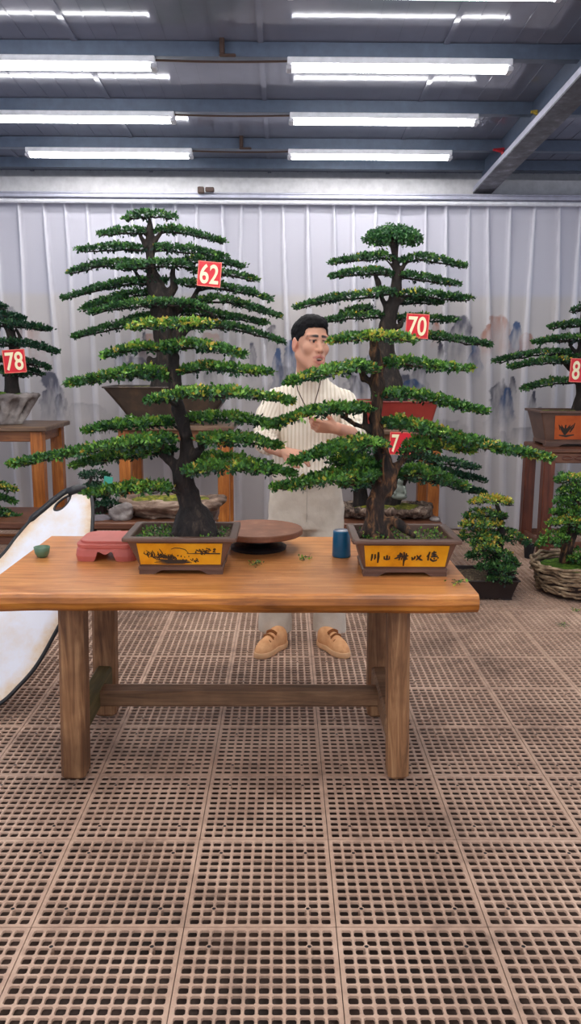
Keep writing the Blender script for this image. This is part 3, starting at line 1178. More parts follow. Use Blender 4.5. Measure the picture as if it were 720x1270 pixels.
def rect_pot(parent, cx, cy, z0, wt, dt, wb, db, h, lip=.018, wall=.02, foot=.016, mat=None, soil_drop=.022, rc=.008, base_step=True, nfeet=2):
    """flared rectangular pot: (wt, dt) outside of the rim, (wb, db) at the bottom"""
    b = MB()
    zb_, zt = z0 + foot, z0 + h
    wt_, dt_ = wt - 2 * lip, dt - 2 * lip
    lv = []
    if base_step:
        lv += [(wb + .006, db + .006, zb_), (wb + .006, db + .006, zb_ + h * .07), (wb - .004, db - .004, zb_ + h * .09)]
    else:
        lv += [(wb, db, zb_)]
    nb = 6
    zk = zt - lip * 1.1
    z_lo = lv[-1][2]
    for i in range(1, nb + 1):
        t_ = i / nb
        s_ = t_ ** 1.15
        lv.append((wb + (wt_ - wb) * s_, db + (dt_ - db) * s_, z_lo + (zk - z_lo) * t_))
    lv += [(wt - .004, dt - .004, zk + .002), (wt, dt, zk + .006), (wt, dt, zt - .004), (wt - .006, dt - .006, zt)]
    wi, di = wt - 2 * lip - 2 * wall * .6, dt - 2 * lip - 2 * wall * .6
    lv += [(wi + .006, di + .006, zt), (wi, di, zt - .004), (wi - .01, di - .01, zt - soil_drop * 1.6)]
    b.rloft((cx, cy, 0), lv, rc, 3)
    pot = b.build('pot', mat, parent)
    for sx in (-1, 1):
        fb = MB()
        for sy in (-1, 1):
            x = cx + sx * (wb / 2 - wb * .13)
            y = cy + sy * (db / 2 - .03)
            pts = [(x - sx * -wb * .13, y, z0), (x + sx * -wb * .05, y, z0), (x + sx * -wb * .10, y, z0 + foot * .5), (x + sx * -wb * .16, y, z0 + foot + .001), (x + sx * wb * .13, y, z0 + foot + .001)]
            pts = np.array(pts)
            yy = np.array([0, .05 if sy > 0 else -.0, 0])
            front = pts.copy()
            front[:, 1] = y + sy * .028
            n_ = np.array([0, sy, 0.0])
            if sx * sy > 0:
                front = front[::-1]
            fb.prism(front, n_, .05)
        fb.build('foot', mat, parent)
    return pot, (wi, di, zt - soil_drop)


def face_y(cy, db, dt_, z, zlo, zhi):
    t_ = np.clip((z - zlo) / (zhi - zlo), 0, 1) ** 1.15
    return cy - (db + (dt_ - db) * t_) / 2


def strokes(name, parent, lines, P, mat, w=.004, rs=None):
    """brush strokes: polylines in panel units placed by P(u, v) -> point, n"""
    b = MB()
    for ln in lines:
        pts = np.array([q[:2] for q in ln], float)
        ws = [q[2] if len(q) > 2 else 1.0 for q in ln]
        W = np.array([P(u, v) for u, v in pts])
        if len(W) < 2:
            continue
        T = np.gradient(W, axis=0)
        T /= np.linalg.norm(T, axis=1)[:, None] + 1e-9
        nrm = np.array([0, -1.0, 0.0])
        S = np.cross(T, nrm)
        S /= np.linalg.norm(S, axis=1)[:, None] + 1e-9
        k = len(W)
        hw = np.array([w * .5 * q for q in ws])[:, None]
        A, B_ = W + S * hw, W - S * hw
        V = np.vstack([A, B_])
        F = [(i, i + 1, k + i + 1, k + i) for i in range(k - 1)]
        b.add(V, F)
    return b.build(name, mat, parent)


# ---------------------------------------------------------------- the work table
TZ = 0.71
e1 = onz(594, 738, TZ)
e2 = onz(65, 664, TZ)
TX0, TX1, TY0, TY1 = e2[0], e1[0], e1[1], e2[1]
table = thing('work_table', 'heavy brown wooden work table with a thick slab top carrying two bonsai', 'table', ((TX0 + TX1) / 2, (TY0 + TY1) / 2, 0))
n = 60
b = MB()
xs = np.linspace(TX0, TX1, n)
th = .062
prof = [(0.010, -th), (-.004, -th * .8), (-.010, -th * .5), (-.006, -th * .2), (.004, -.004), (.012, 0)]
V = []
for k, x in enumerate(xs):
    wv = fbm(np.array([[x, 0, 0], [x, 3, 0], [x, 7, 1]]), 3.2, 5, 3)
    ring = [(x, TY0 + dy + wv[0] * .008, TZ + dz + (wv[1] * .006 if dz < -.03 else 0)) for dy, dz in prof]
    ring += [(x, TY1 - .012, TZ), (x, TY1, TZ - .008), (x, TY1 + wv[2] * .008, TZ - th * .5), (x, TY1 - .012, TZ - th)]
    V += ring
r = len(prof) + 4
F = [(i * r + j, i * r + (j + 1) % r, (i + 1) * r + (j + 1) % r, (i + 1) * r + j) for i in range(n - 1) for j in range(r)]
F = [f[::-1] for f in F]
F += [tuple(range(r)), tuple(range(n * r - 1, (n - 1) * r - 1, -1))]
topf = [1 if (f and all(abs(V[i][2] - TZ) < .005 for i in f)) else 0 for f in F]
mesh('table_top', V, F, None, table, mats=[M['wood_edge'], M['wood_top']], midx=topf)
zu = TZ - th + .006


def leg(xt, yt, xb, yb, w=.088, d=.088, label=None):
    b = MB()
    b.beam((xb, yb, 0.0015), (xt, yt, zu), w, d, up=(0, 1, 0), bev=.012)
    return b.build('leg', M['wood_leg'], table, noise=(.006, 7, int(abs(xt * 100))))


fl_b, fr_b = onz(92, 968, 0), onz(491, 974, 0)
LX, RX = fl_b[0], fr_b[0]
yf, ybk = fl_b[1] + .045, onz(131, 890, 0)[1] + .03
leg(LX + .014, yf - .01, LX - .006, yf, .086, .095)
leg(RX - .004, yf - .01, RX + .012, yf, .074, .095)
leg(LX + .01, ybk, LX - .005, ybk + .01, .09, .085)
leg(RX - .01, ybk, RX - .0, ybk + .01, .088, .085)
for X_, mt in ((LX + .004, 'wood_mossy'), (RX - .004, 'wood_rail')):
    b = MB()
    b.box((X_, (yf + ybk) / 2, .185), (.06, ybk - yf + .02, .085), bev=.008)
    b.build('side_rail', M[mt], table, noise=(.004, 9, 3))
b = MB()
ym = (yf + ybk) / 2 + .03
b.box(((LX + RX) / 2, ym, .180), (RX - LX + .05, .085, .062), bev=.008)
b.build('stretcher', M['wood_rail'], table, noise=(.003, 6, 9))

# ---------------------------------------------------------------- front left bonsai
D1 = onz(221, 716, TZ)[1] + .15
pc = at(221.5, 667, D1 - .15)
t1 = thing('potted_bonsai', 'front left tiered bonsai in a brown pot with a yellow landscape panel, on the table', 'bonsai', (pc[0], D1, TZ), 'bonsai trained in flat layers')
sc1 = mpp(at(221, 667, D1 - .15))
W1 = 143 * sc1
Hp = .140
pot1, (wi, di, zs1) = rect_pot(t1, pc[0], D1, TZ, W1, .30, W1 * .74, .22, Hp, .016, .02, .016, M['pot_brown'])
ground_bumps(t1, 'soil', pc[0], D1, zs1, wi, di, M['soil'], .010, 40, seed=2)
rs = np.random.RandomState(5)
scatter(t1, 'ground_cover', [(pc[0] - wi * .45, pc[0] - wi * .12, D1 - di * .45, D1 + di * .42, zs1 + .004, .6), (pc[0] + wi * .2, pc[0] + wi * .46, D1 - di * .42, D1 + di * .4, zs1 + .002, .25), (pc[0] - wi * .2, pc[0] + wi * .3, D1 - di * .46, D1 - di * .2, zs1,  .15)], 420, .012, M['leaf'], rs, .008, (.15, .75))


def panel_on(pot, px4, cy, dt_, db, z_lo, z_hi, mat, name='panel', lift=.0035):
    """glazed panel on the sloping front of a pot: corners taken at heights on that face"""
    x0, x1, za, zb2 = px4
    n = 7
    V = []
    for k in range(n):
        z = za + (zb2 - za) * k / (n - 1)
        y = face_y(cy, db, dt_, z, z_lo, z_hi) - lift
        inset = (x1 - x0) * .03 * (1 - k / (n - 1))
        V += [(x0 + inset, y, z), (x1 - inset, y, z)]
    F = [(2 * k, 2 * k + 1, 2 * k + 3, 2 * k + 2) for k in range(n - 1)]
    V2 = [(x, y + .004, z) for x, y, z in V]
    m_ = len(V)
    F += [(0, 2, m_ + 2, m_)] and []
    rim = list(range(0, m_, 2)) + list(range(m_ - 1, 0, -2))
    for i in range(len(rim)):
        a_, b_ = rim[i], rim[(i + 1) % len(rim)]
        F.append((a_, b_, b_ + m_, a_ + m_))
    mesh(name, V + V2, F, mat, pot)

    def P(u, v):
        z = zb2 + (za - zb2) * v
        return np.array([x0 + (x1 - x0) * u, face_y(cy, db, dt_, z, z_lo, z_hi) - lift - .0012, z])
    return P


zlo1, zhi1 = TZ + .016 + Hp * .09, TZ + Hp - .0176
P1 = panel_on(pot1, (pc[0] - W1 * .375, pc[0] + W1 * .375, TZ + .037, TZ + Hp - .022), D1, .30 - .032, .22 - .004, zlo1, zhi1, M['panel_yellow'])
ink = []
rs = np.random.RandomState(9)
for k in range(60):      # reeds and rocks on the left
    u = .08 + .40 * rs.beta(1.3, 1.5)
    v = .36 + .30 * (u - .08) / .4 + rs.normal(0, .05)
    ink.append([(u, v, .5), (u + rs.normal(0, .012), v + .10, 1.1), (u + rs.normal(.01, .02), v + .17, .6)])
for k in range(9):
    v = .74 + .02 * k
    u = .18 + rs.uniform(0, .1)
    ink.append([(u, v, .4), (u + .15, v + .05, 1.0), (u + .36, v + .04 + rs.normal(0, .02), .4)])
ink.append([(.26, .25, .5), (.28, .36, .8), (.30, .5, .8)])
ink.append([(.40, .27, .5), (.44, .21, .7), (.50, .22, .7), (.56, .28, .7), (.585, .38, .6)])
ink.append([(.58, .475, .5), (.75, .47, .9), (.97, .475, 1.2)])
for k in range(40):      # wood on the far shore
    u = .68 + .24 * rs.beta(1.6, 1.2)
    v = .36 + rs.normal(0, .05) - .1 * (u > .8) * rs.uniform(0, 1)
    ink.append([(u, v, .8), (u + rs.normal(.01, .01), v + .06, 1.2)])
for k in range(16):
    u, v = .45 + rs.uniform(0, .25), .4 + rs.uniform(0, .45)
    ink.append([(u, v, .9), (u + .012, v + .02, .9)])
for k in range(7):
    u, v = .63 + rs.uniform(0, .06), .66 + rs.uniform(0, .2)
    ink.append([(u, v, .6), (u + rs.normal(0.01, .02), v + .08, 1.2)])
strokes('ink_drawing', pot1, ink, P1, M['ink'], .0038)

pads1 = [
    ([(160, 407), (190, 404), (225, 403), (262, 403)], D1 - .02, .10, 11, .42, (.25, .2)),
    ([(127, 442, -.02), (150, 435), (175, 431), (216, 434)], D1 - .01, .08, 11, .12, (.5, .15)),
    ([(304, 440), (280, 434), (243, 428), (204, 430)], D1 - .02, .09, 11, .16, (.45, .15)),
    ([(335, 462), (294, 459), (258, 455), (222, 461)], D1 + .01, .09, 12, .10, (.4, .15)),
    ([(84, 476, -.05), (122, 470, -.03), (164, 463), (195, 463), (214, 470)], D1 + .03, .14, 16, .12, (.55, .15)),
    ([(363, 497), (330, 493), (291, 488), (235, 489), (205, 493), (183, 498)], D1 - .14, .10, 14, .12, (.42, .2)),
    ([(346, 529), (313, 522), (285, 518), (232, 519)], D1 + .05, .10, 13, .05, (.45, .15)),
    ([(346, 553), (324, 549), (291, 545), (246, 546)], D1 - .04, .11, 15, .04, (.4, .12)),
    ([(364, 587), (333, 583), (291, 579), (255, 580), (229, 584)], D1 - .10, .10, 15, .06, (.45, .12)),
    ([(336, 578), (300, 572), (268, 568), (240, 569)], D1 + .10, .09, 12, .03, (.4, .2)),
    ([(105, 535), (140, 528), (180, 526), (214, 524)], D1 + .06, .11, 14, .04, (.5, .15)),
    ([(11, 576), (50, 569), (100, 560), (150, 552), (182, 547), (216, 545)], D1 - .06, .12, 14, .05, (.75, .1)),
    ([(91, 577), (137, 567), (175, 561), (214, 558)], D1 + .04, .12, 15, .03, (.5, .15)),
    ([(106, 612), (150, 607), (179, 605), (213, 607)], D1 - .06, .09, 12, .06, (.45, .15)),
]
base1 = at(242, 661, D1)
lines1 = [[(242, 664, 50), (240, 652, 34), (237, 634, 28), (233, 612, 25), (227, 594, 25), (229, 580, 24), (233, 565, 18), (231, 540, 16), (227, 521, 15), (220, 505, 15), (217, 480, 14), (216, 458, 12), (215, 442, 11), (212, 425, 9), (211, 408, 6)],
          [(226, 592, 20), (218, 578, 15), (210, 569, 13), (203, 562, 10), (198, 553, 7)],
          [(232, 578, 16), (243, 564, 11), (252, 553, 9), (262, 547, 6)]]
make_trunk('trunk', lines1, D1, .0042, M['bark'], t1, .011, 30, [(-.3, .09), (.8, .08), (2.4, .09), (3.6, .10), (4.6, .09), (5.5, .10)], [(p[0], p[1], p[2]) for p in pads1], br=3.4)
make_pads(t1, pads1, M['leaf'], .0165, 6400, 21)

# ---------------------------------------------------------------- front right bonsai
D2 = onz(500, 719, TZ)[1] + .15
pc2 = at(505.5, 671, D2 - .15)
t2 = thing('potted_bonsai', 'front right tiered bonsai in a brown pot with brush writing on its yellow panel', 'bonsai', (pc2[0], D2, TZ), 'bonsai trained in flat layers')
W2 = 137 * mpp(pc2)
pot2, (wi2, di2, zs2) = rect_pot(t2, pc2[0], D2, TZ, W2, .30, W2 * .775, .215, Hp, .016, .02, .016, M['pot_brown'])
ground_bumps(t2, 'soil', pc2[0], D2, zs2, wi2, di2, M['soil'], .012, 40, seed=4)
rs = np.random.RandomState(6)
scatter(t2, 'ground_cover', [(pc2[0] - wi2 * .46, pc2[0] - wi2 * .18, D2 - di2 * .45, D2 + di2 * .3, zs2 + .004, .4), (pc2[0] - wi2 * .1, pc2[0] + wi2 * .46, D2 - di2 * .2, D2 + di2 * .42, zs2 + .002, .4), (pc2[0] - wi2 * .1, pc2[0] + wi2 * .4, D2 - di2 * .46, D2 - di2 * .2, zs2, .2)], 420, .012, M['leaf'], rs, .008, (.2, .85))
P2 = panel_on(pot2, (pc2[0] - W2 * .39, pc2[0] + W2 * .39, TZ + .037, TZ + Hp - .022), D2, .30 - .032, .215 - .004, zlo1, zhi1, M['panel_yellow'])
br_ = lambda pts: [((x - 165) / 422.0, (y - 183) / 127.0, w) for x, y, w in pts]
chars = [
    [(207, 233, 1.4), (206, 255, 1.6), (203, 276, .8)], [(221, 234, 1.2), (222, 256, 1.5), (219, 268, .8)], [(237, 221, 1.3), (238, 250, 1.9), (236, 288, 1.0)],
    [(267, 247, 1.2), (268, 263, 1.4), (280, 267, 1.2), (293, 264, 1.3), (293, 246, 1.0)], [(281, 240, 1.4), (281, 264, 1.5)],
    [(345, 224, 1.2), (346, 246, 1.6), (341, 272, .9)], [(330, 246, 1.0), (342, 240, 1.5), (356, 236, 1.0)], [(318, 262, .8), (334, 255, 1.4), (352, 247, 1.0)], [(352, 228, 1.1), (357, 250, 1.3), (352, 270, .8)],
    [(364, 221, 1.3), (366, 260, 1.7), (365, 306, .9)], [(376, 228, 1.2), (375, 256, 1.5), (370, 274, .8)], [(358, 250, 1.0), (372, 246, 1.4), (387, 243, 1.0)], [(372, 266, 1.0), (385, 262, .8)],
    [(404, 251, 1.1), (408, 262, 1.5), (407, 272, .9)], [(420, 246, 1.2), (418, 258, 1.5), (413, 268, .8)], [(428, 240, 1.0), (437, 256, 1.5), (447, 266, 1.6), (459, 271, .8)], [(450, 239, 1.2), (440, 254, 1.5), (426, 271, .8)],
    [(492, 219, 1.2), (487, 238, 1.5), (478, 250, .9)], [(487, 238, 1.3), (486, 272, 1.2)], [(500, 229, 1.0), (514, 224, 1.5), (524, 222, 1.0)], [(512, 214, 1.2), (511, 240, 1.4)], [(500, 239, 1.0), (518, 236, 1.4), (526, 235, 1.0)],
    [(498, 250, 1.0), (516, 247, 1.5), (533, 246, 1.1)], [(497, 258, 1.2), (500, 268, 1.5), (512, 275, 1.6), (527, 271, 1.1), (530, 264, .8)], [(514, 256, 1.1), (518, 265, 1.3)], [(532, 252, 1.1), (537, 259, 1.3)]]
strokes('inscription', pot2, [br_(c) for c in chars], P2, M['ink'], .0046)
pads2 = [
    ([(410, 423), (428, 420), (470, 418), (500, 419), (514, 422)], D2 - .03, .08, 11, .34, (.4, .25)),
    ([(355, 475, -.04), (386, 467, -.02), (419, 460), (446, 455), (466, 459)], D2 - .04, .13, 15, .14, (.5, .15)),
    ([(586, 457), (560, 457), (532, 454), (501, 450), (475, 450)], D2 + .02, .09, 12, .14, (.4, .15)),
    ([(604, 511), (583, 507), (564, 502), (532, 494), (501, 489), (468, 490)], D2 + .01, .10, 13, .07, (.5, .12)),
    ([(331, 529, -.05), (352, 522, -.04), (386, 512, -.02), (419, 507), (458, 508)], D2 - .05, .12, 14, .06, (.5, .15)),
    ([(682, 567, .02), (650, 562, .02), (623, 557), (577, 547), (531, 534), (501, 526), (477, 524)], D2 + .0, .15, 18, .12, (.7, .12)),
    ([(586, 559), (566, 556), (540, 552), (515, 548)], D2 + .02, .08, 8, .35, (.5, .2)),
    ([(362, 573, -.05), (386, 566, -.04), (419, 556), (452, 550), (478, 552)], D2 - .06, .14, 18, .05, (.55, .12)),
    ([(338, 605, -.06), (374, 600, -.05), (410, 592, -.02), (440, 586), (468, 588)], D2 - .06, .13, 15, .07, (.6, .12)),
    ([(412, 573), (440, 571), (466, 576)], D2 + .0, .13, 16, .02, (.25, .2)),
    ([(420, 600), (440, 598), (458, 594)], D2 + .04, .09, 12, .02, (.3, .2)),
    ([(499, 560), (515, 554), (542, 556)], D2 - .02, .10, 24, .03, (.2, .3)),
    ([(492, 590), (512, 584), (536, 588), (558, 596), (578, 603)], D2 + .12, .10, 12, .03, (.2, .5)),
]
lines2 = [[(465, 660, 27), (465, 645, 22), (466, 625, 21), (473, 606, 22), (478, 588, 23), (475, 570, 19), (468, 545, 16), (466, 520, 15), (467, 500, 15), (468, 478, 18), (468, 455, 15), (465, 437, 13), (463, 424, 8), (470, 416, 5)],
          [(467, 545, 12), (455, 532, 8), (440, 526, 7), (424, 516, 5)], [(482, 590, 14), (492, 578, 10), (502, 568, 8), (506, 556, 6)], [(466, 478, 9), (452, 470, 7), (448, 460, 5)], [(462, 545, 8), (452, 525, 6), (452, 512, 5)],
          [(470, 652, 16), (488, 646, 13, -.02), (502, 655, 10, -.05), (512, 664, 8, -.08)], [(479, 612, 12), (488, 603, 6), (490, 594, 3)]]
make_trunk('trunk', lines2, D2, .0042, M['bark_brown'], t2, .011, 30, [(2.6, .08), (3.6, .09), (4.6, .08), (5.6, .09)], [(p[0], p[1], p[2]) for p in pads2], br=3.4)
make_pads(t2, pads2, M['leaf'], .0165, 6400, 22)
# ================================================================== stands and benches
def wood_stand(label, x0, x1, y0, y1, ztop, m_leg, m_top, m_rail, legw=.085, rail_z=.16, over=.04, carved=False, group='plant stands'):
    o = thing('plant_stand', label, 'plant stand', ((x0 + x1) / 2, (y0 + y1) / 2, 0), group)
    b = MB()
    b.box(((x0 + x1) / 2, (y0 + y1) / 2, ztop - .0175), (x1 - x0 + 2 * over, y1 - y0 + 2 * over, .035), bev=.006)
    b.build('stand_top', m_top, o)
    for sx in (x0 + legw / 2, x1 - legw / 2):
        for sy in (y0 + legw / 2, y1 - legw / 2):
            b = MB()
            b.box((sx, sy, (ztop - .035) / 2 + .0005), (legw, legw, ztop - .037), bev=.006)
            b.build('leg', m_leg, o)
    for yy in (y0 + .025, y1 - .025):
        b = MB()
        b.box(((x0 + x1) / 2, yy, ztop - .035 - .04), (x1 - x0 - 2 * legw + .01, .025, .075), bev=.004)
        ap = b.build('apron', m_rail, o)
        if carved and yy < (y0 + y1) / 2:
            c = MB()
            k = x0 + legw + .05
            while k < x1 - legw - .08:
                a = np.linspace(0, 2 * math.pi, 14)
                c.tube([(k + .035 + .035 * math.cos(q), yy - .0135, ztop - .075 + .014 * math.sin(q)) for q in a], .004, 5)
                k += .095
            c.build('carving', m_leg, ap)
        b = MB()
        b.box(((x0 + x1) / 2, yy, rail_z), (x1 - x0 - 2 * legw + .01, .03, .05), bev=.004)
        b.build('lower_rail', m_rail, o)
    for xx in (x0 + .03, x1 - .03):
        b = MB()
        b.box((xx, (y0 + y1) / 2, ztop - .075), (.025, y1 - y0 - 2 * legw + .01, .075), bev=.004)
        b.build('apron', m_rail, o)
        b = MB()
        b.box((xx, (y0 + y1) / 2, rail_z), (.03, y1 - y0 - 2 * legw + .01, .05), bev=.004)
        b.build('lower_rail', m_rail, o)
    return o


def sign(label, num, x, y, D, size_px, rz, dx=0.0):
    """square red number sign; rz is its tilt"""
    c = at(x, y, D)
    s = size_px * mpp(c)
    o = thing('number_sign', label, 'number sign', tuple(c), 'red number signs')
    ca, sa = math.cos(rz), math.sin(rz)

    def place(P):
        P = np.asarray(P, float)
        Q = np.stack([P[:, 0] * ca - P[:, 2] * sa, P[:, 1], P[:, 0] * sa + P[:, 2] * ca], 1)
        return Q + c
    b = MB()
    b.rloft((0, 0, 0), [(s, .006, -.001), (s, .006, .001)], .001, 1)
    h = s / 2
    bx = MB()
    bx.box((0, 0, 0), (s, .008, s * 1.04), bev=.002)
    mesh('board', place(np.vstack(bx.V)), bx.F, M['sign_red'], o)
    bb = MB()
    w = s * .035
    for cx_, cz_, sx_, sz_ in ((0, s * .52 - w / 2, s, w), (0, -s * .52 + w / 2, s, w), (-h + w / 2, 0, w, s * 1.04 - 2 * w), (h - w / 2, 0, w, s * 1.04 - 2 * w)):
        bb.box((cx_, -.0047, cz_), (sx_, .0022, sz_))
    mesh('border', place(np.vstack(bb.V)), bb.F, M['sign_border'], o)
    cu = bpy.data.curves.new('numeral', 'FONT')
    cu.body = num
    cu.size = s * .98
    cu.align_x = 'CENTER'
    cu.offset = s * .016
    cu.extrude = .0012
    cu.resolution_u = 6
    tmp = bpy.data.objects.new('numeral', cu)
    COL.objects.link(tmp)
    bpy.context.view_layer.update()
    me = bpy.data.meshes.new_from_object(tmp.evaluated_get(bpy.context.evaluated_depsgraph_get()))
    V = np.array([v.co for v in me.vertices])
    F = [tuple(p.vertices) for p in me.polygons]
    bpy.data.objects.remove(tmp)
    V = V[:, [0, 2, 1]] * np.array([1, -1, 1])
    mn, mx = V.min(0), V.max(0)
    V[:, 0] = (V[:, 0] - (mn[0] + mx[0]) / 2)
    fit = s * .80 * (1 if len(num) > 1 else .42) / (mx[0] - mn[0])
    V[:, 0] *= fit
    V[:, 2] = (V[:, 2] - (mn[2] + mx[2]) / 2) * (s * .82 / (mx[2] - mn[2]))
    V[:, 0] += dx * s
    V[:, 1] -= .0055
    mesh('numeral', place(V), F, M['sign_num'], o)
    # the wire that hangs it in the tree
    wv = MB()
    wv.tube(place([(0, .006, h * .9), (s * .05, .05, h * 1.15), (s * .1, .16, h * 1.3)]), .0025, 5)
    wv.build('wire', M['clip'], o)
    return o


# ---------------------------------------------------------------- tree 62 in the long dark pot
D6 = 6.0
zst = at(215, 528, D6)[2]
sx0, sx1 = at(148, 600, D6)[0], at(284, 600, D6)[0]
wood_stand('orange wooden stand behind the front left bonsai, under the long dark pot', sx0, sx1, D6, D6 + .55, zst, M['stand'], M['stand_top'], M['stand_h'])
pc = at(207, 480, D6 + .0)
t = thing('potted_bonsai', 'tall tiered bonsai hung with the 62 sign, in a long dark flared pot', 'bonsai', (pc[0], D6 + .28, zst), 'bonsai trained in flat layers')
px6 = mpp(pc)
wt = 166 * px6
hp = pc[2] - zst
pot, (wi, di, zs) = rect_pot(t, pc[0], D6 + .28, zst, wt, .52, wt * .60, .34, hp, .012, .03, .012, M['pot_dark'], .03, .03, False)
ground_bumps(t, 'moss', pc[0], D6 + .28, zs, wi, di, M['moss'], .015, 30, seed=8, dome=.03)
Dt = D6 + .25
pads = [
    ([(154, 272), (170, 268), (185, 267), (217, 269)], Dt, .11, 10, .03, (.3, .25)),
    ([(122, 290), (160, 287), (184, 288)], Dt, .11, 8, .02, (.5, .2)), ([(279, 300), (242, 290), (216, 286), (190, 287)], Dt, .11, 8, .02, (.5, .2)),
    ([(96, 310), (143, 307), (184, 309)], Dt, .12, 9, .02, (.5, .2)), ([(280, 318), (242, 311), (200, 308), (186, 309)], Dt, .12, 9, .02, (.5, .15)),
    ([(85, 338), (118, 329), (160, 327), (176, 330)], Dt + .05, .13, 9, .02, (.5, .2)), ([(147, 333), (184, 329), (220, 328), (238, 330)], Dt - .1, .12, 11, .02, (.25, .2)),
    ([(303, 331), (283, 326), (252, 322), (220, 325)], Dt + .06, .11, 8, .02, (.5, .2)), ([(319, 347), (294, 341), (265, 337), (234, 335)], Dt, .10, 8, .02, (.5, .2)),
    ([(77, 370), (122, 357), (164, 350), (206, 348)], Dt + .02, .13, 9, .02, (.6, .15)), ([(338, 372), (304, 361), (262, 354), (219, 351)], Dt - .04, .12, 10, .02, (.55, .15)),
    ([(107, 379), (143, 369), (190, 361)], Dt + .06, .12, 9, .02, (.5, .15)), ([(349, 393), (314, 382), (283, 373), (246, 371)], Dt - .02, .12, 10, .03, (.55, .2)),
    ([(110, 389), (143, 380), (195, 376), (242, 378), (262, 385)], Dt - .15, .13, 11, .02, (.4, .25)), ([(330, 401), (294, 394), (255, 389), (220, 388)], Dt + .08, .13, 9, .0, (.5, .2)),
    ([(101, 384), (132, 376), (160, 371)], Dt + .05, .10, 8, .0, (.5, .2)),
    ([(90, 418), (122, 410), (153, 404), (185, 399)], Dt - .03, .13, 11, .03, (.5, .15)), ([(351, 424), (325, 415), (294, 407), (256, 403), (230, 402)], Dt - .02, .13, 11, .03, (.6, .15)),
    ([(150, 399), (175, 394), (205, 391)], Dt + .08, .12, 9, .0, (.4, .2)),
]
lines = [[(206, 482, 40), (207, 460, 28), (208, 440, 26), (207, 415, 31), (203, 392, 33), (197, 368, 26), (190, 348, 19), (187, 330, 11), (187, 308, 10), (186, 288, 8), (185, 272, 5)],
         [(212, 420, 24), (228, 404, 18), (250, 397, 12), (268, 394, 7)], [(206, 372, 14), (216, 356, 9), (214, 340, 6), (215, 330, 4)], [(196, 352, 10), (172, 344, 6), (166, 334, 4)], [(215, 385, 14), (240, 372, 9), (244, 360, 6), (262, 356, 4)],
         [(186, 320, 7), (178, 300, 5), (172, 290, 4)], [(188, 315, 7), (194, 296, 5), (200, 288, 4)], [(200, 470, 20), (190, 452, 16), (186, 446, 9)]]
make_trunk('trunk', lines, Dt, .010, M['bark_far'], t, .016, 14, None, [(p[0], p[1], p[2]) for p in pads], br=2.2, drop=8)
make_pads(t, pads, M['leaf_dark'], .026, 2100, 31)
sign('red square sign 62 hanging in the tall left tree', '62', 259.5, 340, Dt - .22, 29, R(-5))

# ---------------------------------------------------------------- tree 70 in the red pot
zst7 = at(500, 533, D6)[2]
rx0, rx1 = at(408, 600, D6)[0], at(545, 600, D6)[0]
wood_stand('orange wooden stand behind the front right bonsai, under the red pot', rx0, rx1, D6, D6 + .55, zst7, M['stand'], M['stand_top'], M['stand_h'])
pc = at(491.5, 498, D6 + .02)
wt = 110 * mpp(pc)
t = thing('potted_bonsai', 'tall tiered bonsai hung with the 70 sign, in a red rectangular pot', 'bonsai', (pc[0], D6 + .25, zst7), 'bonsai trained in flat layers')
pot, (wi, di, zs) = rect_pot(t, pc[0], D6 + .25, zst7, wt, .42, wt * .86, .34, pc[2] - zst7, .010, .03, .02, M['pot_red'], .02, .02, True)
ground_bumps(t, 'moss', pc[0], D6 + .25, zs, wi, di, M['moss_green'], .015, 30, seed=9, dome=.02)
Dt = D6 + .22
# a half ball for the crown's top
pads = [
    ([(409, 326), (441, 321), (475, 318), (488, 321)], Dt, .11, 9, .03, (.5, .2)), ([(577, 330), (553, 325), (522, 320), (494, 324)], Dt, .11, 10, .03, (.5, .2)),
    ([(409, 342), (441, 338), (468, 338), (488, 340)], Dt - .02, .12, 10, .05, (.45, .2)), ([(568, 353), (545, 349), (522, 345), (494, 341)], Dt, .12, 10, .04, (.5, .2)),
    ([(366, 382), (387, 376), (423, 369), (459, 366), (488, 361)], Dt - .05, .13, 11, .05, (.5, .12)), ([(585, 370), (553, 369), (522, 366), (489, 366)], Dt - .02, .12, 11, .05, (.5, .15)),
    ([(548, 375), (522, 374), (492, 374)], Dt + .08, .11, 8, .0, (.5, .2)), ([(423, 387), (446, 384), (463, 382)], Dt + .08, .10, 8, .0, (.5, .2)),
    ([(401, 398), (432, 394), (460, 392), (478, 391)], Dt, .11, 10, .04, (.4, .2)), ([(567, 397), (540, 396), (512, 394), (488, 395)], Dt + .03, .10, 9, .03, (.5, .2)),
    ([(406, 424), (432, 418), (460, 416)], Dt, .11, 9, .08, (.4, .2)), ([(609, 428), (585, 424), (564, 421), (532, 417), (505, 417)], Dt - .02, .12, 11, .06, (.6, .15)),
]
lines = [[(482, 500, 46), (480, 480, 40), (478, 455, 28), (477, 430, 21), (480, 405, 20), (485, 382, 16), (491, 358, 13), (493, 340, 11), (488, 318, 9), (487, 302, 8), (488, 290, 5)],
         [(484, 390, 10), (474, 372, 8), (468, 350, 6), (464, 340, 4)], [(491, 345, 7), (499, 332, 6), (504, 325, 4)], [(487, 330, 6), (478, 322, 4), (474, 318, 3)], [(484, 385, 10), (496, 374, 7), (504, 368, 4)], [(480, 412, 9), (496, 404, 6), (500, 396, 4)], [(491, 318, 5), (493, 306, 4), (490, 296, 4)]]
make_trunk('trunk', lines, Dt, .010, M['bark_far'], t, .014, 14, None, [(p[0], p[1], p[2]) for p in pads], br=2.2, drop=8)
rs = np.random.RandomState(40)
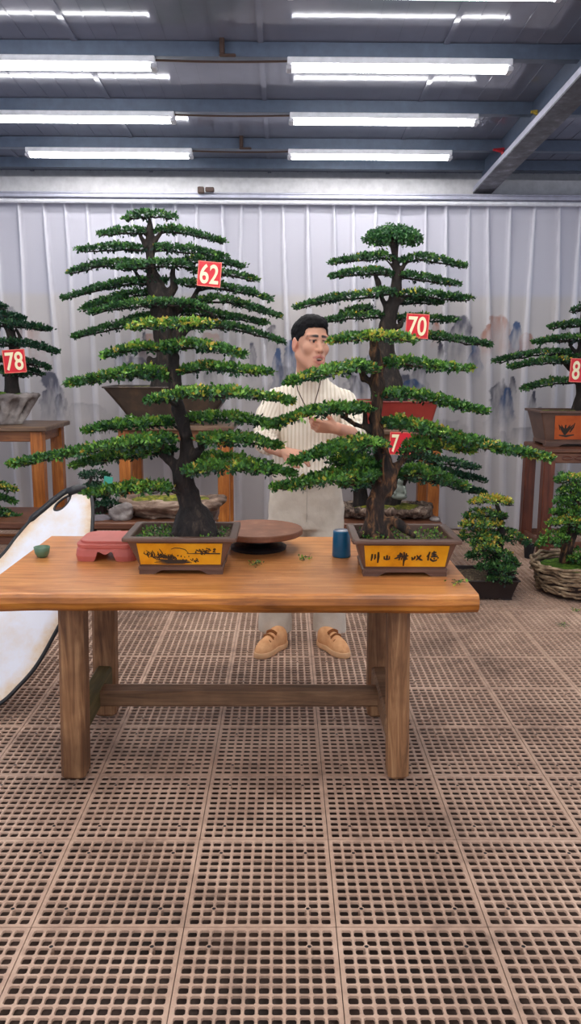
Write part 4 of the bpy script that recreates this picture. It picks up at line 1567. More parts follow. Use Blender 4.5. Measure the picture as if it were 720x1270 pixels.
# crown top: leaves over a low dome
cpt = at(487.5, 301, Dt)
rw, rh = 35 * mpp(cpt), 19 * mpp(cpt)
n = 560
th_, rr = rs.uniform(0, 2 * math.pi, n), np.sqrt(rs.uniform(0, 1, n))
X = np.stack([cpt[0] + rw * rr * np.cos(th_), cpt[1] + rw * .8 * rr * np.sin(th_), cpt[2] + rh * np.sqrt(1 - rr ** 2) * rs.uniform(.7, 1, n)], 1)
low = rs.uniform(0, 1, n) < .2
X[low, 2] = cpt[2] + rs.uniform(-.01, .04, low.sum())
C = np.repeat(X, 7, 0) + rs.normal(0, .010, (n * 7, 3))
V, F, ti = leaves(C, np.repeat(X - cpt + np.array([0, 0, .1]), 7, 0), .026, np.clip(np.repeat(rs.normal(.40, .12, n), 7) + rs.normal(0, .06, n * 7), 0, 1), rs)
mesh('foliage_pad', V, F, M['leaf_dark'], t, attrs={'tint': ('FLOAT', ti)})
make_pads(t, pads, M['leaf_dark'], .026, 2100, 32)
sign('red square sign 70 hanging in the tall right tree', '70', 517, 404.5, Dt - .24, 28.5, R(-3))

# ---------------------------------------------------------------- low benches and the slab plantings
zb_ = at(20, 648, 5.15)[2]


def bench(label, x0, x1, y0, y1, zt):
    o = thing('low_bench', label, 'bench', ((x0 + x1) / 2, (y0 + y1) / 2, 0), 'low benches')
    b = MB()
    b.box(((x0 + x1) / 2, (y0 + y1) / 2, zt - .022), (x1 - x0, y1 - y0, .044), bev=.006)
    b.build('bench_top', M['stand_red_h'], o)
    for xx in (x0 + .08, x1 - .08):
        for yy in (y0 + .07, y1 - .07):
            b = MB()
            b.box((xx, yy, (zt - .044) / 2 + .0005), (.07, .07, zt - .046), bev=.005)
            b.build('leg', M['stand_red'], o)
    for yy in (y0 + .05, y1 - .05):
        b = MB()
        b.box(((x0 + x1) / 2, yy, zt - .13), (x1 - x0 - .1, .03, .05), bev=.004)
        b.build('rail', M['stand_red_h'], o)
    return o


bx1 = at(266, 640, 5.3)[0]
bench('low brown bench on the left behind the white board, under the stone slab', -2.6, bx1, 5.15, 5.72, zb_)
qx0, qx1 = at(416, 640, 5.3)[0], at(545, 640, 5.3)[0]
bench('low brown bench hidden behind the front right pot, under the mossy slab', qx0, qx1, 5.15, 5.72, zb_)


def slab(x0, x1, ytop, D, zbase, mat, parent, dep=.30, name='pot', under=.35, seed=1, taper=.82):
    """a hollowed stone slab used as a pot"""
    a, c = at(x0, ytop, D), at(x1, ytop, D)
    cx, w, zt = (a[0] + c[0]) / 2, c[0] - a[0], a[2]
    f = Field((cx - w / 2 - .06, D - dep / 2 - .06, zbase - .03), (cx + w / 2 + .06, D + dep / 2 + .06, zt + .06), .010)
    h_ = zt - zbase
    zs_ = [zbase, zbase + h_ * .25, zbase + h_ * .6, zbase + h_ * .85, zt]
    f.loft(zs_, [cx] * 5, [D] * 5, [w * .5 * taper * .9, w * .5 * taper, w * .5 * .93, w * .5, w * .485], [dep * .5 * .6, dep * .5 * .75, dep * .5 * .95, dep * .5, dep * .46], k=.01, e=3.2)
    f.ell((cx, D, zt + .02), (w * .45, dep * .40, .05), k=.015, op='sub')
    f.noise(.034, 11, seed, (1, 1, 3.2) if taper < .9 else (2.2, 2.2, .8), 5)
    V, F = f.net()
    V[:, 2] = np.maximum(V[:, 2], zbase)
    mesh(name, V, F, mat, parent, smooth=True)
    return cx, w, zt


# left slab
t = thing('slab_planting', 'mossy tray landscape in a craggy brown stone slab behind the front left pot', 'tray landscape', (at(213, 640, 5.42)[0], 5.42, zb_))
cx, w, zt = slab(149, 278, 617, 5.42, zb_ + .001, M['rock'], t, .40, seed=4, taper=.78)
ground_bumps(t, 'moss', cx, 5.42, zt - .022, w * .88, .33, M['moss'], .018, 44, True, 5, .035)
# right slab: tree 7
t = thing('potted_bonsai', 'two stemmed bonsai hung with the partly hidden 7 sign, in a mossy stone slab', 'bonsai', (at(480, 640, 5.42)[0], 5.42, zb_), 'bonsai trained in flat layers')
cx, w, zt = slab(419, 537, 626, 5.42, zb_ + .001, M['rock_bark'], t, .40, seed=14, taper=.95)
ground_bumps(t, 'moss', cx, 5.42, zt - .022, w * .88, .33, M['moss'], .018, 44, True, 6, .035)
Dt = 5.42
pads = [
    ([(595, 581), (570, 576), (548, 572), (530, 571)], Dt - .05, .10, 10, .22, (.5, .2)), ([(601, 596), (575, 590), (548, 584), (515, 582)], Dt, .12, 10, .08, (.6, .15)),
    ([(545, 556), (520, 550), (492, 550)], Dt + .02, .12, 10, .0, (.3, .3)),
    ([(602, 612), (575, 606), (548, 598), (515, 592), (494, 592)], Dt - .08, .13, 12, .06, (.6, .12)),
    ([(495, 572), (520, 566), (540, 570)], Dt + .05, .13, 14, .0, (.2, .2)), ([(418, 588), (440, 584), (470, 588)], Dt, .14, 14, .0, (.3, .2)), ([(425, 602), (445, 600), (468, 600)], Dt - .05, .12, 10, .0, (.3, .2)),
]
lines = [[(447, 626, 20), (446, 610, 17), (447, 596, 15), (452, 580, 10)], [(484, 628, 20), (490, 610, 19), (499, 592, 15), (508, 576, 10), (514, 560, 6)]]
make_trunk('trunk', lines, Dt, .009, M['bark_far'], t, .012, 16, None, [(p[0], p[1], p[2]) for p in pads], br=2.0, drop=6)
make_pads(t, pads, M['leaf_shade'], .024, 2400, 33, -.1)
sign('red sign showing a 7, half covered by leaves behind the front right trunk', '7', 496, 550, Dt - .26, 27, R(-2), -.24)
# figurine on the moss
fp = at(495, 618, Dt - .13)
u = mpp(fp)
f = Field(fp + np.array([-.09, -.07, -.02]), fp + np.array([.09, .07, .2]), .005)
z0 = fp[2]
f.ell((fp[0], fp[1], z0 + .012), (.052, .04, .022), k=.01).ell((fp[0], fp[1], z0 + .055), (.032, .026, .045), k=.014).ell((fp[0] + .002, fp[1] - .004, z0 + .112), (.020, .020, .024), k=.010)
f.cap((fp[0] - .03, fp[1] - .01, z0 + .075), (fp[0] - .035, fp[1] - .03, z0 + .035), .011, .009, .008).cap((fp[0] + .03, fp[1] - .01, z0 + .075), (fp[0] + .035, fp[1] - .03, z0 + .035), .011, .009, .008)
f.cap((fp[0] - .02, fp[1] - .02, z0 + .02), (fp[0] + .02, fp[1] - .036, z0 + .018), .014, .012, .008)
V, F = f.net()
o = mesh('figurine', V, F, flat('green_grey_clay', srgb(112, 118, 108), .7), smooth=True, base=(fp[0], fp[1], z0 - .012))
tag(o, 'tiny grey green seated figurine on the moss of the right slab', 'figurine')


def stone(label, x0, x1, y0, y1, D, mat, seed, depth=.12, tilt=0.0, name='stone', zb=None, jag=.03):
    a, c = at(x0, y1, D), at(x1, y0, D)
    z0 = a[2] if zb is None else zb
    w, h = c[0] - a[0], c[2] - z0
    cx = (a[0] + c[0]) / 2
    f = Field((cx - w * .7 - .05, D - depth - .05, z0 - .04), (cx + w * .7 + .05, D + depth + .05, c[2] + .06), .008)
    f.ell((cx - w * .1, D, z0 + h * .35), (w * .5, depth * .6, h * .62), k=.02)
    f.ell((cx + w * .2, D, z0 + h * (.3 + tilt)), (w * .32, depth * .5, h * .6), k=.03)
    f.noise(jag, 12, seed, (1, 1, 1.6), 4)
    V, F = f.net()
    V[:, 2] = np.maximum(V[:, 2], z0)
    o = mesh(name, V, F, mat, smooth=True, base=(cx, D, z0))
    return tag(o, label, 'stone')


stone('low grey purple stone behind the pink clay stand', 108, 138, 646, 668, 5.28, flat('purple_grey_rock', srgb(104, 96, 100), .8), 3, .1, zb=zb_ + .001)
stone('pale jagged stone leaning at the left end of the stone slab', 138, 165, 628, 668, 5.26, M['rock_grey'], 9, .1, .35, zb=zb_ + .001)
stone('small grey stone at the right end of the mossy slab', 532, 546, 640, 660, 5.26, M['rock_grey'], 12, .06, zb=zb_ + .001, jag=.015)

# small dark bonsai with the teal tag
Dt = 5.5
b0 = at(117, 660, Dt)
t = thing('potted_bonsai', 'small dark bonsai with a teal tag, behind the top of the white board', 'bonsai', (b0[0], Dt, zb_), 'bonsai trained in flat layers')
rect_pot(t, b0[0], Dt, zb_ + .001, .20, .16, .16, .12, .07, .008, .012, .008, M['pot_black'], .012, .006, False)
pads = [([(99, 590), (115, 588), (134, 591)], Dt, .09, 9, .0, (.25, .25)), ([(100, 606), (118, 603), (134, 607)], Dt, .10, 9, 0, (.3, .3)), ([(112, 628), (128, 625), (149, 627)], Dt, .10, 9, 0, (.25, .3)), ([(112, 615), (122, 613), (134, 617)], Dt + .03, .10, 9, 0, (.3, .3)), ([(112, 643), (124, 640), (138, 640)], Dt, .09, 12, 0, (.3, .3))]
make_trunk('trunk', [[(116, 656, 9), (118, 640, 8), (114, 620, 7), (112, 604, 5), (113, 592, 4)], [(115, 612, 5), (121, 600, 4), (121, 593, 3)]], Dt, .007, M['bark_far'], t, .006, 20, None, [(p[0], p[1], p[2]) for p in pads], br=1.6, drop=5)
make_pads(t, pads, M['leaf_shade'], .022, 2600, 35, -.05)
c = at(134, 597.5, Dt - .12)
b = MB()
b.box(c, (11 * mpp(c), .004, 13 * mpp(c)), np.array([[math.cos(.15), 0, -math.sin(.15)], [0, 1, 0], [math.sin(.15), 0, math.cos(.15)]]).T, bev=.001)
o = mesh('plant_tag', np.vstack(b.V), b.F, M['teal'], base=tuple(c))
tag(o, 'plain teal tag stuck in the small dark bonsai', 'plant tag')

# ---------------------------------------------------------------- left stand with tree 78
zst8 = at(30, 529, 5.9)[2]
lx1 = at(55, 600, 5.9)[0]
wood_stand('orange brown wooden stand at the left edge, under the root shaped pot', lx1 - .85, lx1, 5.9, 6.5, zst8, M['stand'], M['stand_top'], M['stand_h'], .09)
Dt = 6.15
cpx = at(-4, 488, Dt)
t = thing('potted_bonsai', 'tiered bonsai hung with the 78 sign, in a pale root shaped pot', 'bonsai', (cpx[0], Dt, zst8), 'bonsai trained in flat layers')
u = mpp(cpx)
zr = at(0, 488, Dt)[2]
f = Field((cpx[0] - 70 * u, Dt - .26, zst8 - .03), (cpx[0] + 70 * u, Dt + .26, zr + .06), .010)
hh = zr - zst8
f.loft([zst8, zst8 + hh * .2, zst8 + hh * .5, zst8 + hh * .78, zst8 + hh * .9, zr], [cpx[0]] * 6, [Dt] * 6, [28 * u, 27 * u, 30 * u, 42 * u, 54 * u, 54 * u], [.12, .11, .12, .16, .19, .19], k=.01, e=2.2)
f.ell((cpx[0], Dt, zr + .02), (48 * u, .15, .045), k=.015, op='sub')
for k in range(7):
    a = -2.9 + k * .45
    p = np.array([cpx[0] + 27 * u * math.cos(a), Dt + .11 * math.sin(a), zst8 + .02])
    q = np.array([cpx[0] + 50 * u * math.cos(a), Dt + .18 * math.sin(a), zr - .03])
    f.cap(p, q, .03, .025, k=.03)
f.noise(.02, 12, 3, (1.6, 1.6, .6), 4)
V, F = f.net()
V[:, 2] = np.maximum(V[:, 2], zst8 + .001)
mesh('pot', V, F, M['rock_grey'], t, smooth=True)
ground_bumps(t, 'moss', cpx[0], Dt, zr - .018, 94 * u, .30, M['moss_green'], .015, 34, True, 7, .03)
pads = [
    ([(8, 381), (-8, 378), (-28, 381)], Dt, .10, 7, 0, (.4, .3)), ([(30, 395), (10, 391), (-15, 388), (-45, 393)], Dt, .11, 8, .02, (.4, .3)), ([(63, 409), (35, 404), (10, 402), (-25, 404), (-60, 412)], Dt - .03, .13, 10, .02, (.4, .3)),
    ([(72, 437), (52, 430), (30, 426), (0, 426), (-35, 428), (-70, 438)], Dt - .05, .14, 11, .02, (.4, .3)), ([(61, 457), (45, 451), (25, 447), (-5, 446)], Dt, .11, 9, .0, (.5, .3)), ([(54, 465), (40, 460), (22, 457), (0, 458)], Dt + .05, .10, 8, 0, (.5, .3)),
    ([(36, 466), (20, 464), (2, 463)], Dt, .09, 7, .1, (.4, .3)), ([(-5, 456), (-30, 457), (-60, 466)], Dt, .11, 9, 0, (.3, .4))]
lines = [[(15, 486, 20), (14, 470, 16), (16, 450, 13), (18, 432, 12), (13, 412, 9), (4, 396, 7), (-6, 382, 4)], [(18, 434, 7), (25, 418, 4), (20, 408, 3)], [(15, 462, 7), (30, 452, 5), (40, 452, 3)]]
make_trunk('trunk', lines, Dt, .009, M['bark_far'], t, .010, 16, None, [(p[0], p[1], p[2]) for p in pads], br=2.0, drop=7)
make_pads(t, pads, M['leaf_shade'], .025, 2200, 36, -.1)
sign('red square sign 78 hanging in the tree at the left edge', '78', 18, 448, Dt - .24, 27.5, R(4))

# small tree on the low bench, mostly outside the frame
Dt = 5.42
c0 = at(-42, 648, Dt)
t = thing('potted_bonsai', 'small layered bonsai at the left edge, only its branch tips showing', 'bonsai', (c0[0], Dt, zb_), 'bonsai trained in flat layers')
rect_pot(t, c0[0], Dt, zb_ + .001, .34, .26, .26, .2, .09, .01, .015, .01, M['pot_brown'], .015, .006, False)
pads = [([(19, 607), (0, 604), (-30, 601), (-70, 604)], Dt - .03, .12, 10, .35, (.4, .3)), ([(18, 622), (0, 617), (-35, 614), (-85, 620)], Dt, .13, 10, .03, (.4, .3)), ([(23, 642), (0, 636), (-35, 630), (-90, 640)], Dt - .04, .13, 11, .03, (.4, .3))]
make_trunk('trunk', [[(-40, 640, 12), (-38, 628, 10), (-34, 614, 8), (-30, 602, 5)]], Dt, .008, M['bark_far'], t, .006, 20, None, [(p[0], p[1], p[2]) for p in pads], br=1.8, drop=5)
make_pads(t, pads, M['leaf_dark'], .024, 2400, 37)

# ---------------------------------------------------------------- right stand with tree 8
zsr = at(690, 556, 5.97)[2]
x0r = at(673, 600, 5.97)[0]
wood_stand('dark red brown carved stand at the right edge, under the orange panelled pot', x0r, x0r + .78, 5.97, 6.52, zsr, M['stand_red'], M['stand_red_h'], M['stand_red_h'], .085, .10, .0, True)
Dt = 6.24
pc = at(726, 510, Dt - .2)
wt = 114 * mpp(pc)
t = thing('potted_bonsai', 'tiered bonsai hung with the 8 sign, in a brown pot with an orange panel', 'bonsai', (pc[0], Dt, zsr), 'bonsai trained in flat layers')
hp8 = pc[2] - zsr
pot, (wi, di, zs) = rect_pot(t, pc[0], Dt, zsr + .001, wt, .40, wt * .80, .30, hp8, .018, .025, .02, M['pot_brown'], .025, .012, True)
ground_bumps(t, 'moss', pc[0], Dt, zs, wi, di, M['moss'], .012, 30, seed=12, dome=.02)
P8 = panel_on(pot, (pc[0] - wt * .32, pc[0] + wt * .32, zsr + .055, zsr + hp8 - .035), Dt, .40 - .036, .30 - .004, zsr + .02 + hp8 * .09, zsr + hp8 - .02, M['panel_orange'])
ink = []
rs = np.random.RandomState(19)
for k in range(5):
    a = -1.2 + k * .6
    ink.append([(.20, .80, 1.5), (.20 + .07 * math.sin(a), .55, 2.2), (.20 + .13 * math.sin(a), .38, 1.2), (.20 + .10 * math.sin(a), .6, .8)])
ink.append([(.10, .82, 1), (.22, .86, 2), (.36, .80, 1)])
ink.append([(.28, .7, 1), (.33, .5, 1.4), (.35, .3, .8)])
strokes('ink_drawing', pot, ink, P8, M['ink'], .008)
pads = [
    ([(709, 385), (722, 382), (745, 384)], Dt, .10, 9, .02, (.4, .3)), ([(679, 406), (700, 403), (725, 401), (760, 405)], Dt, .12, 9, .04, (.4, .3)), ([(662, 425), (682, 421), (705, 420), (740, 421), (775, 428)], Dt - .03, .13, 10, .02, (.4, .3)),
    ([(611, 448), (640, 442), (670, 438), (706, 438)], Dt + .04, .12, 9, .03, (.6, .2)), ([(633, 455), (655, 450), (680, 448), (708, 448)], Dt - .06, .12, 9, .05, (.5, .2)), ([(646, 482), (665, 478), (685, 474), (712, 472)], Dt - .02, .11, 9, .05, (.5, .2)),
    ([(705, 444), (740, 442), (775, 447), (800, 455)], Dt, .13, 10, .03, (.2, .5)), ([(722, 470), (755, 474), (790, 482)], Dt, .11, 9, .03, (.2, .5))]
lines = [[(718, 508, 20), (722, 490, 16), (720, 474, 13), (716, 458, 12), (718, 440, 10), (722, 420, 8), (722, 400, 6), (722, 385, 4)], [(717, 466, 10), (706, 456, 8), (698, 449, 5), (690, 446, 3)], [(716, 440, 6), (706, 428, 4), (705, 420, 3)]]
make_trunk('trunk', lines, Dt, .009, M['bark_far'], t, .010, 16, None, [(p[0], p[1], p[2]) for p in pads], br=2.0, drop=7)
make_pads(t, pads, M['leaf_dark'], .025, 2300, 38)
sign('red sign showing an 8, cut by the right edge of the picture', '8', 720, 459.5, Dt - .28, 28, R(-2), -.23)

# small black pot by the stand's foot
c0 = onz(655, 692, 0)
u = mpp(c0)
b = MB()
b.lathe((c0[0], c0[1], 0.001), [(4.6 * u, 0), (5.2 * u, .004), (6.2 * u, 12 * u), (6.8 * u, 15 * u), (6.8 * u, 17 * u), (6.0 * u, 17 * u), (5.6 * u, 12 * u)], 24)
o = b.build('plant_pot', M['black'], base=(c0[0], c0[1], 0), smooth=False)
tag(o, 'small empty black pot on the floor beside the carved red brown stand', 'pot')

# ---------------------------------------------------------------- yellowing bonsai on the floor
p0 = onz(614, 747, 0)
D5 = p0[1] + .2
u5 = mpp(p0)
cx5 = at(609, 722, p0[1])[0]
t = thing('potted_bonsai', 'yellowing dense bonsai in a black rectangular pot on the floor', 'bonsai', (cx5, D5, 0), 'bonsai trained in flat layers')
pot, (wi, di, zs) = rect_pot(t, cx5, D5, .001, 74 * u5, .40, 58 * u5, .32, 27 * u5, .010, .018, .012, M['pot_black'], .02, .008, False)
ground_bumps(t, 'soil', cx5, D5, zs, wi, di, M['soil'], .01, 24, seed=15)
Dt = D5
pads = [
    ([(583, 623), (600, 620), (620, 620), (634, 623)], Dt, .11, 9, .85, (.25, .25)), ([(576, 640), (600, 637), (626, 640)], Dt, .12, 8, .12, (.3, .3)), ([(571, 652), (590, 648), (622, 650)], Dt - .03, .14, 13, .7, (.35, .3)),
    ([(566, 668), (590, 662), (622, 665)], Dt + .02, .15, 15, .12, (.35, .3)), ([(584, 675), (600, 668), (622, 672)], Dt - .12, .10, 14, .6, (.3, .3)), ([(654, 672), (640, 666), (622, 668)], Dt - .02, .13, 15, .12, (.4, .2)),
    ([(580, 690), (602, 686), (632, 694), (642, 702)], Dt - .04, .15, 22, .06, (.3, .3)), ([(592, 703), (612, 704), (638, 708)], Dt - .16, .12, 18, .05, (.3, .3)), ([(605, 718), (620, 718), (633, 722)], Dt - .2, .07, 12, .03, (.3, .3)), ([(590, 684), (604, 678), (618, 682)], Dt - .18, .07, 12, .7, (.3, .3))]
lines = [[(610, 722, 16), (612, 700, 13), (618, 680, 10), (621, 660, 9), (620, 640, 7), (615, 624, 5)]]
make_trunk('trunk', lines, Dt, .008, M['bark_far'], t, .008, 18, None, [(p[0], p[1], p[2]) for p in pads], br=2.0, drop=6)
make_pads(t, pads, M['leaf_dark'], .020, 3000, 39)

# ---------------------------------------------------------------- tree in the vine basket
p0 = onz(712, 750, 0)
cxb = at(718, 720, p0[1] + .26)[0]
cyb = p0[1] + .27
t = thing('potted_bonsai', 'layered bonsai over moss in a woven vine basket on the floor', 'bonsai', (cxb, cyb, 0), 'bonsai trained in flat layers')
u = mpp(p0)
rb = 58 * u
zrim = 38 * u
core = MB()
core.lathe((cxb, cyb, .001), [(rb * .70, 0), (rb * .86, .02), (rb * .95, zrim * .6), (rb * .96, zrim * .9), (rb * .8, zrim * .82)], 48)
bk = core.build('basket', M['pot_black'], t, smooth=True)
rs = np.random.RandomState(50)
vine = pmat('dry_vine', [(.3, srgb(70, 52, 40)), (.5, srgb(140, 116, 90)), (.72, srgb(196, 172, 140))], 16, rough=.8, bump=.5)
w_ = MB()
for k in range(16):
    zz = zrim * (.12 + .95 * k / 16)
    rr0 = rb * (.88 + .13 * (k / 16)) if k < 12 else rb * rs.uniform(.97, 1.06)
    a = np.linspace(0, 2 * math.pi, 49)
    ph, fq = rs.uniform(0, 6), rs.randint(9, 15)
    pts = [(cxb + (rr0 + .010 * math.sin(fq * q + ph)) * math.cos(q), cyb + (rr0 + .010 * math.sin(fq * q + ph)) * math.sin(q), .012 + zz + .012 * math.sin(3 * q + ph) + .006 * math.sin(fq * q)) for q in a]
    w_.tube(pts, rs.uniform(.007, .011), 6, caps=False)
w_.build('wickerwork', vine, bk, smooth=True)
ground_bumps(t, 'moss', cxb, cyb, zrim * .86, rb * 1.84, rb * 1.84, M['moss_green'], .02, 44, True, 11, .05)
Dt = cyb
pads = [
    ([(689, 597), (712, 594), (738, 598)], Dt, .13, 13, .15, (.25, .3)), ([(692, 609), (715, 606), (745, 610)], Dt, .13, 11, .05, (.3, .3)), ([(688, 622), (712, 618), (745, 622)], Dt - .02, .14, 12, .03, (.3, .3)), ([(684, 636), (705, 632), (740, 634), (752, 638)], Dt, .15, 12, .05, (.3, .3)),
    ([(679, 650), (700, 647), (725, 648), (755, 654)], Dt - .08, .14, 12, .3, (.3, .3)), ([(667, 676), (684, 669), (702, 668)], Dt - .05, .14, 17, .03, (.35, .25)), ([(706, 694), (722, 690), (750, 694)], Dt - .08, .13, 14, .05, (.3, .3)), ([(694, 660), (715, 656), (750, 664)], Dt + .05, .14, 12, .0, (.3, .3))]
lines = [[(702, 722, 18), (704, 706, 14), (699, 694, 13), (702, 680, 14), (708, 664, 13), (712, 645, 11), (714, 625, 9), (714, 610, 7), (713, 598, 4)], [(704, 686, 8), (716, 690, 6), (726, 692, 4)], [(704, 678, 8), (694, 676, 6), (684, 672, 4)]]
make_trunk('trunk', lines, Dt, .008, M['bark_brown'], t, .008, 18, None, [(p[0], p[1], p[2]) for p in pads], br=2.2, drop=6)
make_pads(t, pads, M['leaf'], .020, 3000, 41, .02)
# ================================================================== white board, things on the table
# the board leans back: Y grows with height
P0 = np.array([0, 3.06, 0.0])
k_ = .93
nb = np.array([0, -1.0, k_])
nb /= np.linalg.norm(nb)
nb = np.array([0.0, -1.0, k_]) / math.hypot(1, k_)
out_px = [(100, 608), (106, 607), (111, 611), (114, 622), (115, 640), (113, 668), (106, 705), (93, 742), (72, 780), (46, 826), (20, 856), (0, 874), (-35, 893), (-70, 899), (-100, 888), (-116, 858), (-108, 818), (-82, 776), (-46, 736), (0, 693), (20, 668), (40, 645), (53, 634), (66, 623), (80, 612.5), (90, 609)]


def smooth_loop(pts, n=120):
    P = np.array(pts, float)
    m_ = len(P)
    t = np.linspace(0, m_, n, endpoint=False)
    i = np.floor(t).astype(int)
    f = (t - i)[:, None]
    p0, p1, p2, p3 = P[(i - 1) % m_], P[i % m_], P[(i + 1) % m_], P[(i + 2) % m_]
    return .5 * (2 * p1 + (p2 - p0) * f + (2 * p0 - 5 * p1 + 4 * p2 - p3) * f ** 2 + (3 * p1 - p0 - 3 * p2 + p3) * f ** 3)


loop = smooth_loop(out_px, 140)
LP = np.array([onplane(x, y, P0, nb) for x, y in loop])
LP[:, 2] -= min(0, LP[:, 2].min() - .012)
dz = LP[:, 2].min()
board = thing('reflector_board', 'big white oval photo board with a black rim leaning behind the table', 'reflector board', (LP[:, 0].mean(), LP[:, 1].min(), 0))
slot_px = [(67, 634), (69, 628), (75, 622), (82, 617.5), (88, 615.5), (87, 621), (83, 627), (78, 632), (72, 635)]
SL = np.array([onplane(x, y, P0, nb) for x, y in smooth_loop(slot_px, 36)])
SL[:, 2] += LP[0, 2] - onplane(loop[0][0], loop[0][1], P0, nb)[2]
# sheet with the hand hole: triangulated in the plane
import mathutils
U = np.array([1.0, 0, 0])
Wv = np.cross(nb, U)
to2 = lambda Q: np.stack([Q @ U, Q @ Wv], 1)
cen = LP.mean(0)
INS = [LP + (cen - LP) / np.linalg.norm(cen - LP, axis=1)[:, None] * q for q in (.05, .10)]
v2 = np.vstack([to2(LP), to2(SL)] + [to2(q) for q in INS])
nl, ns = len(LP), len(SL)
edges = [(i, (i + 1) % nl) for i in range(nl)] + [(nl + i, nl + (i + 1) % ns) for i in range(ns)]
edges += [(nl + ns + q * nl + i, nl + ns + q * nl + (i + 1) % nl) for q in range(2) for i in range(nl)]
rv, re, rf, *_ = mathutils.geometry.delaunay_2d_cdt([Vector(p) for p in v2], edges, [], 0, 1e-6)
rv = np.array([tuple(p) for p in rv])


def in_poly(p, poly):
    x, y = p
    j = len(poly) - 1
    c = False
    for i in range(len(poly)):
        if ((poly[i][1] > y) != (poly[j][1] > y)) and (x < (poly[j][0] - poly[i][0]) * (y - poly[i][1]) / (poly[j][1] - poly[i][1]) + poly[i][0]):
            c = not c
        j = i
    return c


pl_o, pl_s = to2(LP), to2(SL)
tri = []
for f in rf:
    c = np.mean([rv[i] for i in f], 0)
    if in_poly(c, pl_o) and not in_poly(c, pl_s):
        tri.append(tuple(f))
base3 = LP[0] - U * (LP[0] @ U) - Wv * (LP[0] @ Wv)
V3 = base3 + rv[:, :1] * U + rv[:, 1:2] * Wv
nn = len(V3)
Vb = np.vstack([V3 + nb * .004, V3 - nb * .004])
Fb = list(tri) + [tuple(i + nn for i in f[::-1]) for f in tri]
tw = NT('white_board_cloth')
at_ = tw.n('ShaderNodeAttribute', attribute_name='worn')
geo = tw.n('ShaderNodeNewGeometry')
nz_ = tw.noise(geo.outputs['Position'], 12, 6, .7)
ad = tw.n('ShaderNodeMath', operation='MULTIPLY')
tw.l(at_.outputs['Fac'], ad.inputs[0])
tw.l(nz_, ad.inputs[1])
tw.l(tw.ramp(ad.outputs[0], [(.12, srgb(232, 232, 240)), (.34, srgb(228, 206, 182)), (.6, srgb(196, 146, 96))]), tw.b.inputs['Base Color'])
tw.set(.55, 0, .3)
# add inner points so that the edge stains have vertices to live on: a ring inset from the rim
me_d = np.array([np.min(np.linalg.norm(LP - v, axis=1)) for v in V3])
worn = np.clip(1 - me_d / .10, 0, 1) * .85
b = MB()
b.add(Vb, Fb)
mesh('sheet', Vb, Fb, tw.m, board, attrs={'worn': ('FLOAT', np.r_[worn, worn])})
b = MB()
rr = np.where((np.arange(nl) > nl * .80) | (np.arange(nl) < nl * .04), .017, .009)
idx = np.r_[np.arange(nl), 0]
b.tube(LP[idx], rr[idx], 8, caps=False)
b.build('rim', M['black'], board, smooth=True)
b = MB()
b.tube(np.vstack([SL, SL[:1]]), .006, 6, caps=False)
b.build('handle_slot', M['black'], board, smooth=True)
hs = [onplane(x, y, P0, nb) + nb * .004 for x, y in ((84, 612), (92, 609), (100, 607), (106, 607))]
b = MB()
b.tube(hs, [.022, .024, .023, .016], 10)
b.build('grip', M['black'], board, smooth=True)

# ---- coral clay stand
p0 = onz(101, 697, TZ)
u = mpp(p0)
x0 = at(91, 690, p0[1])[0]
wst, dst, hst = .235, .22, .078
cx, cy = x0 + wst / 2, p0[1] + dst / 2
o = thing('clay_stand', 'coral pink low clay pot stand with arched feet on the table', 'pot stand', (cx, cy, TZ))
b = MB()
b.rloft((cx, cy, TZ), [(wst - .02, dst - .02, hst - .030), (wst - .008, dst - .008, hst - .026), (wst - .006, dst - .006, hst - .014), (wst - .03, dst - .03, hst - .010), (wst - .028, dst - .028, hst - .002), (wst - .036, dst - .036, hst), (wst - .06, dst - .06, hst - .001)], .05, 8)
b.build('top_plate', M['coral'], o, smooth=False)
# skirt with an arched opening on every side
nseg = 26


def skirt_side(p, q, nrm):
    b = MB()
    p, q = np.asarray(p), np.asarray(q)
    A, B_ = [], []
    for k in range(nseg + 1):
        s = k / nseg
        base_ = p + (q - p) * s
        e = min(s, 1 - s)
        lo = 0.0 if e < .22 else min(.034, (e - .22) * .34) + (.006 * math.sin((s - .22) / .56 * math.pi * 3) if e > .3 else 0)
        bulge = .010 * (1 - 0)
        for j, (z, off) in enumerate(((lo, .004), (max(lo, .02), .008), (hst - .034, .004), (hst - .022, -.006))):
            A.append(base_ + np.array([0, 0, z]) + nrm * off)
            B_.append(base_ + np.array([0, 0, z]) + nrm * (off - .014))
    V = np.vstack([A, B_])
    m_ = len(A)
    F = []
    for k in range(nseg):
        for j in range(3):
            a = k * 4 + j
            F += [(a, a + 4, a + 5, a + 1), (m_ + a, m_ + a + 1, m_ + a + 5, m_ + a + 4)]
        a = k * 4
        F.append((a, m_ + a, m_ + a + 4, a + 4))
    return V, F


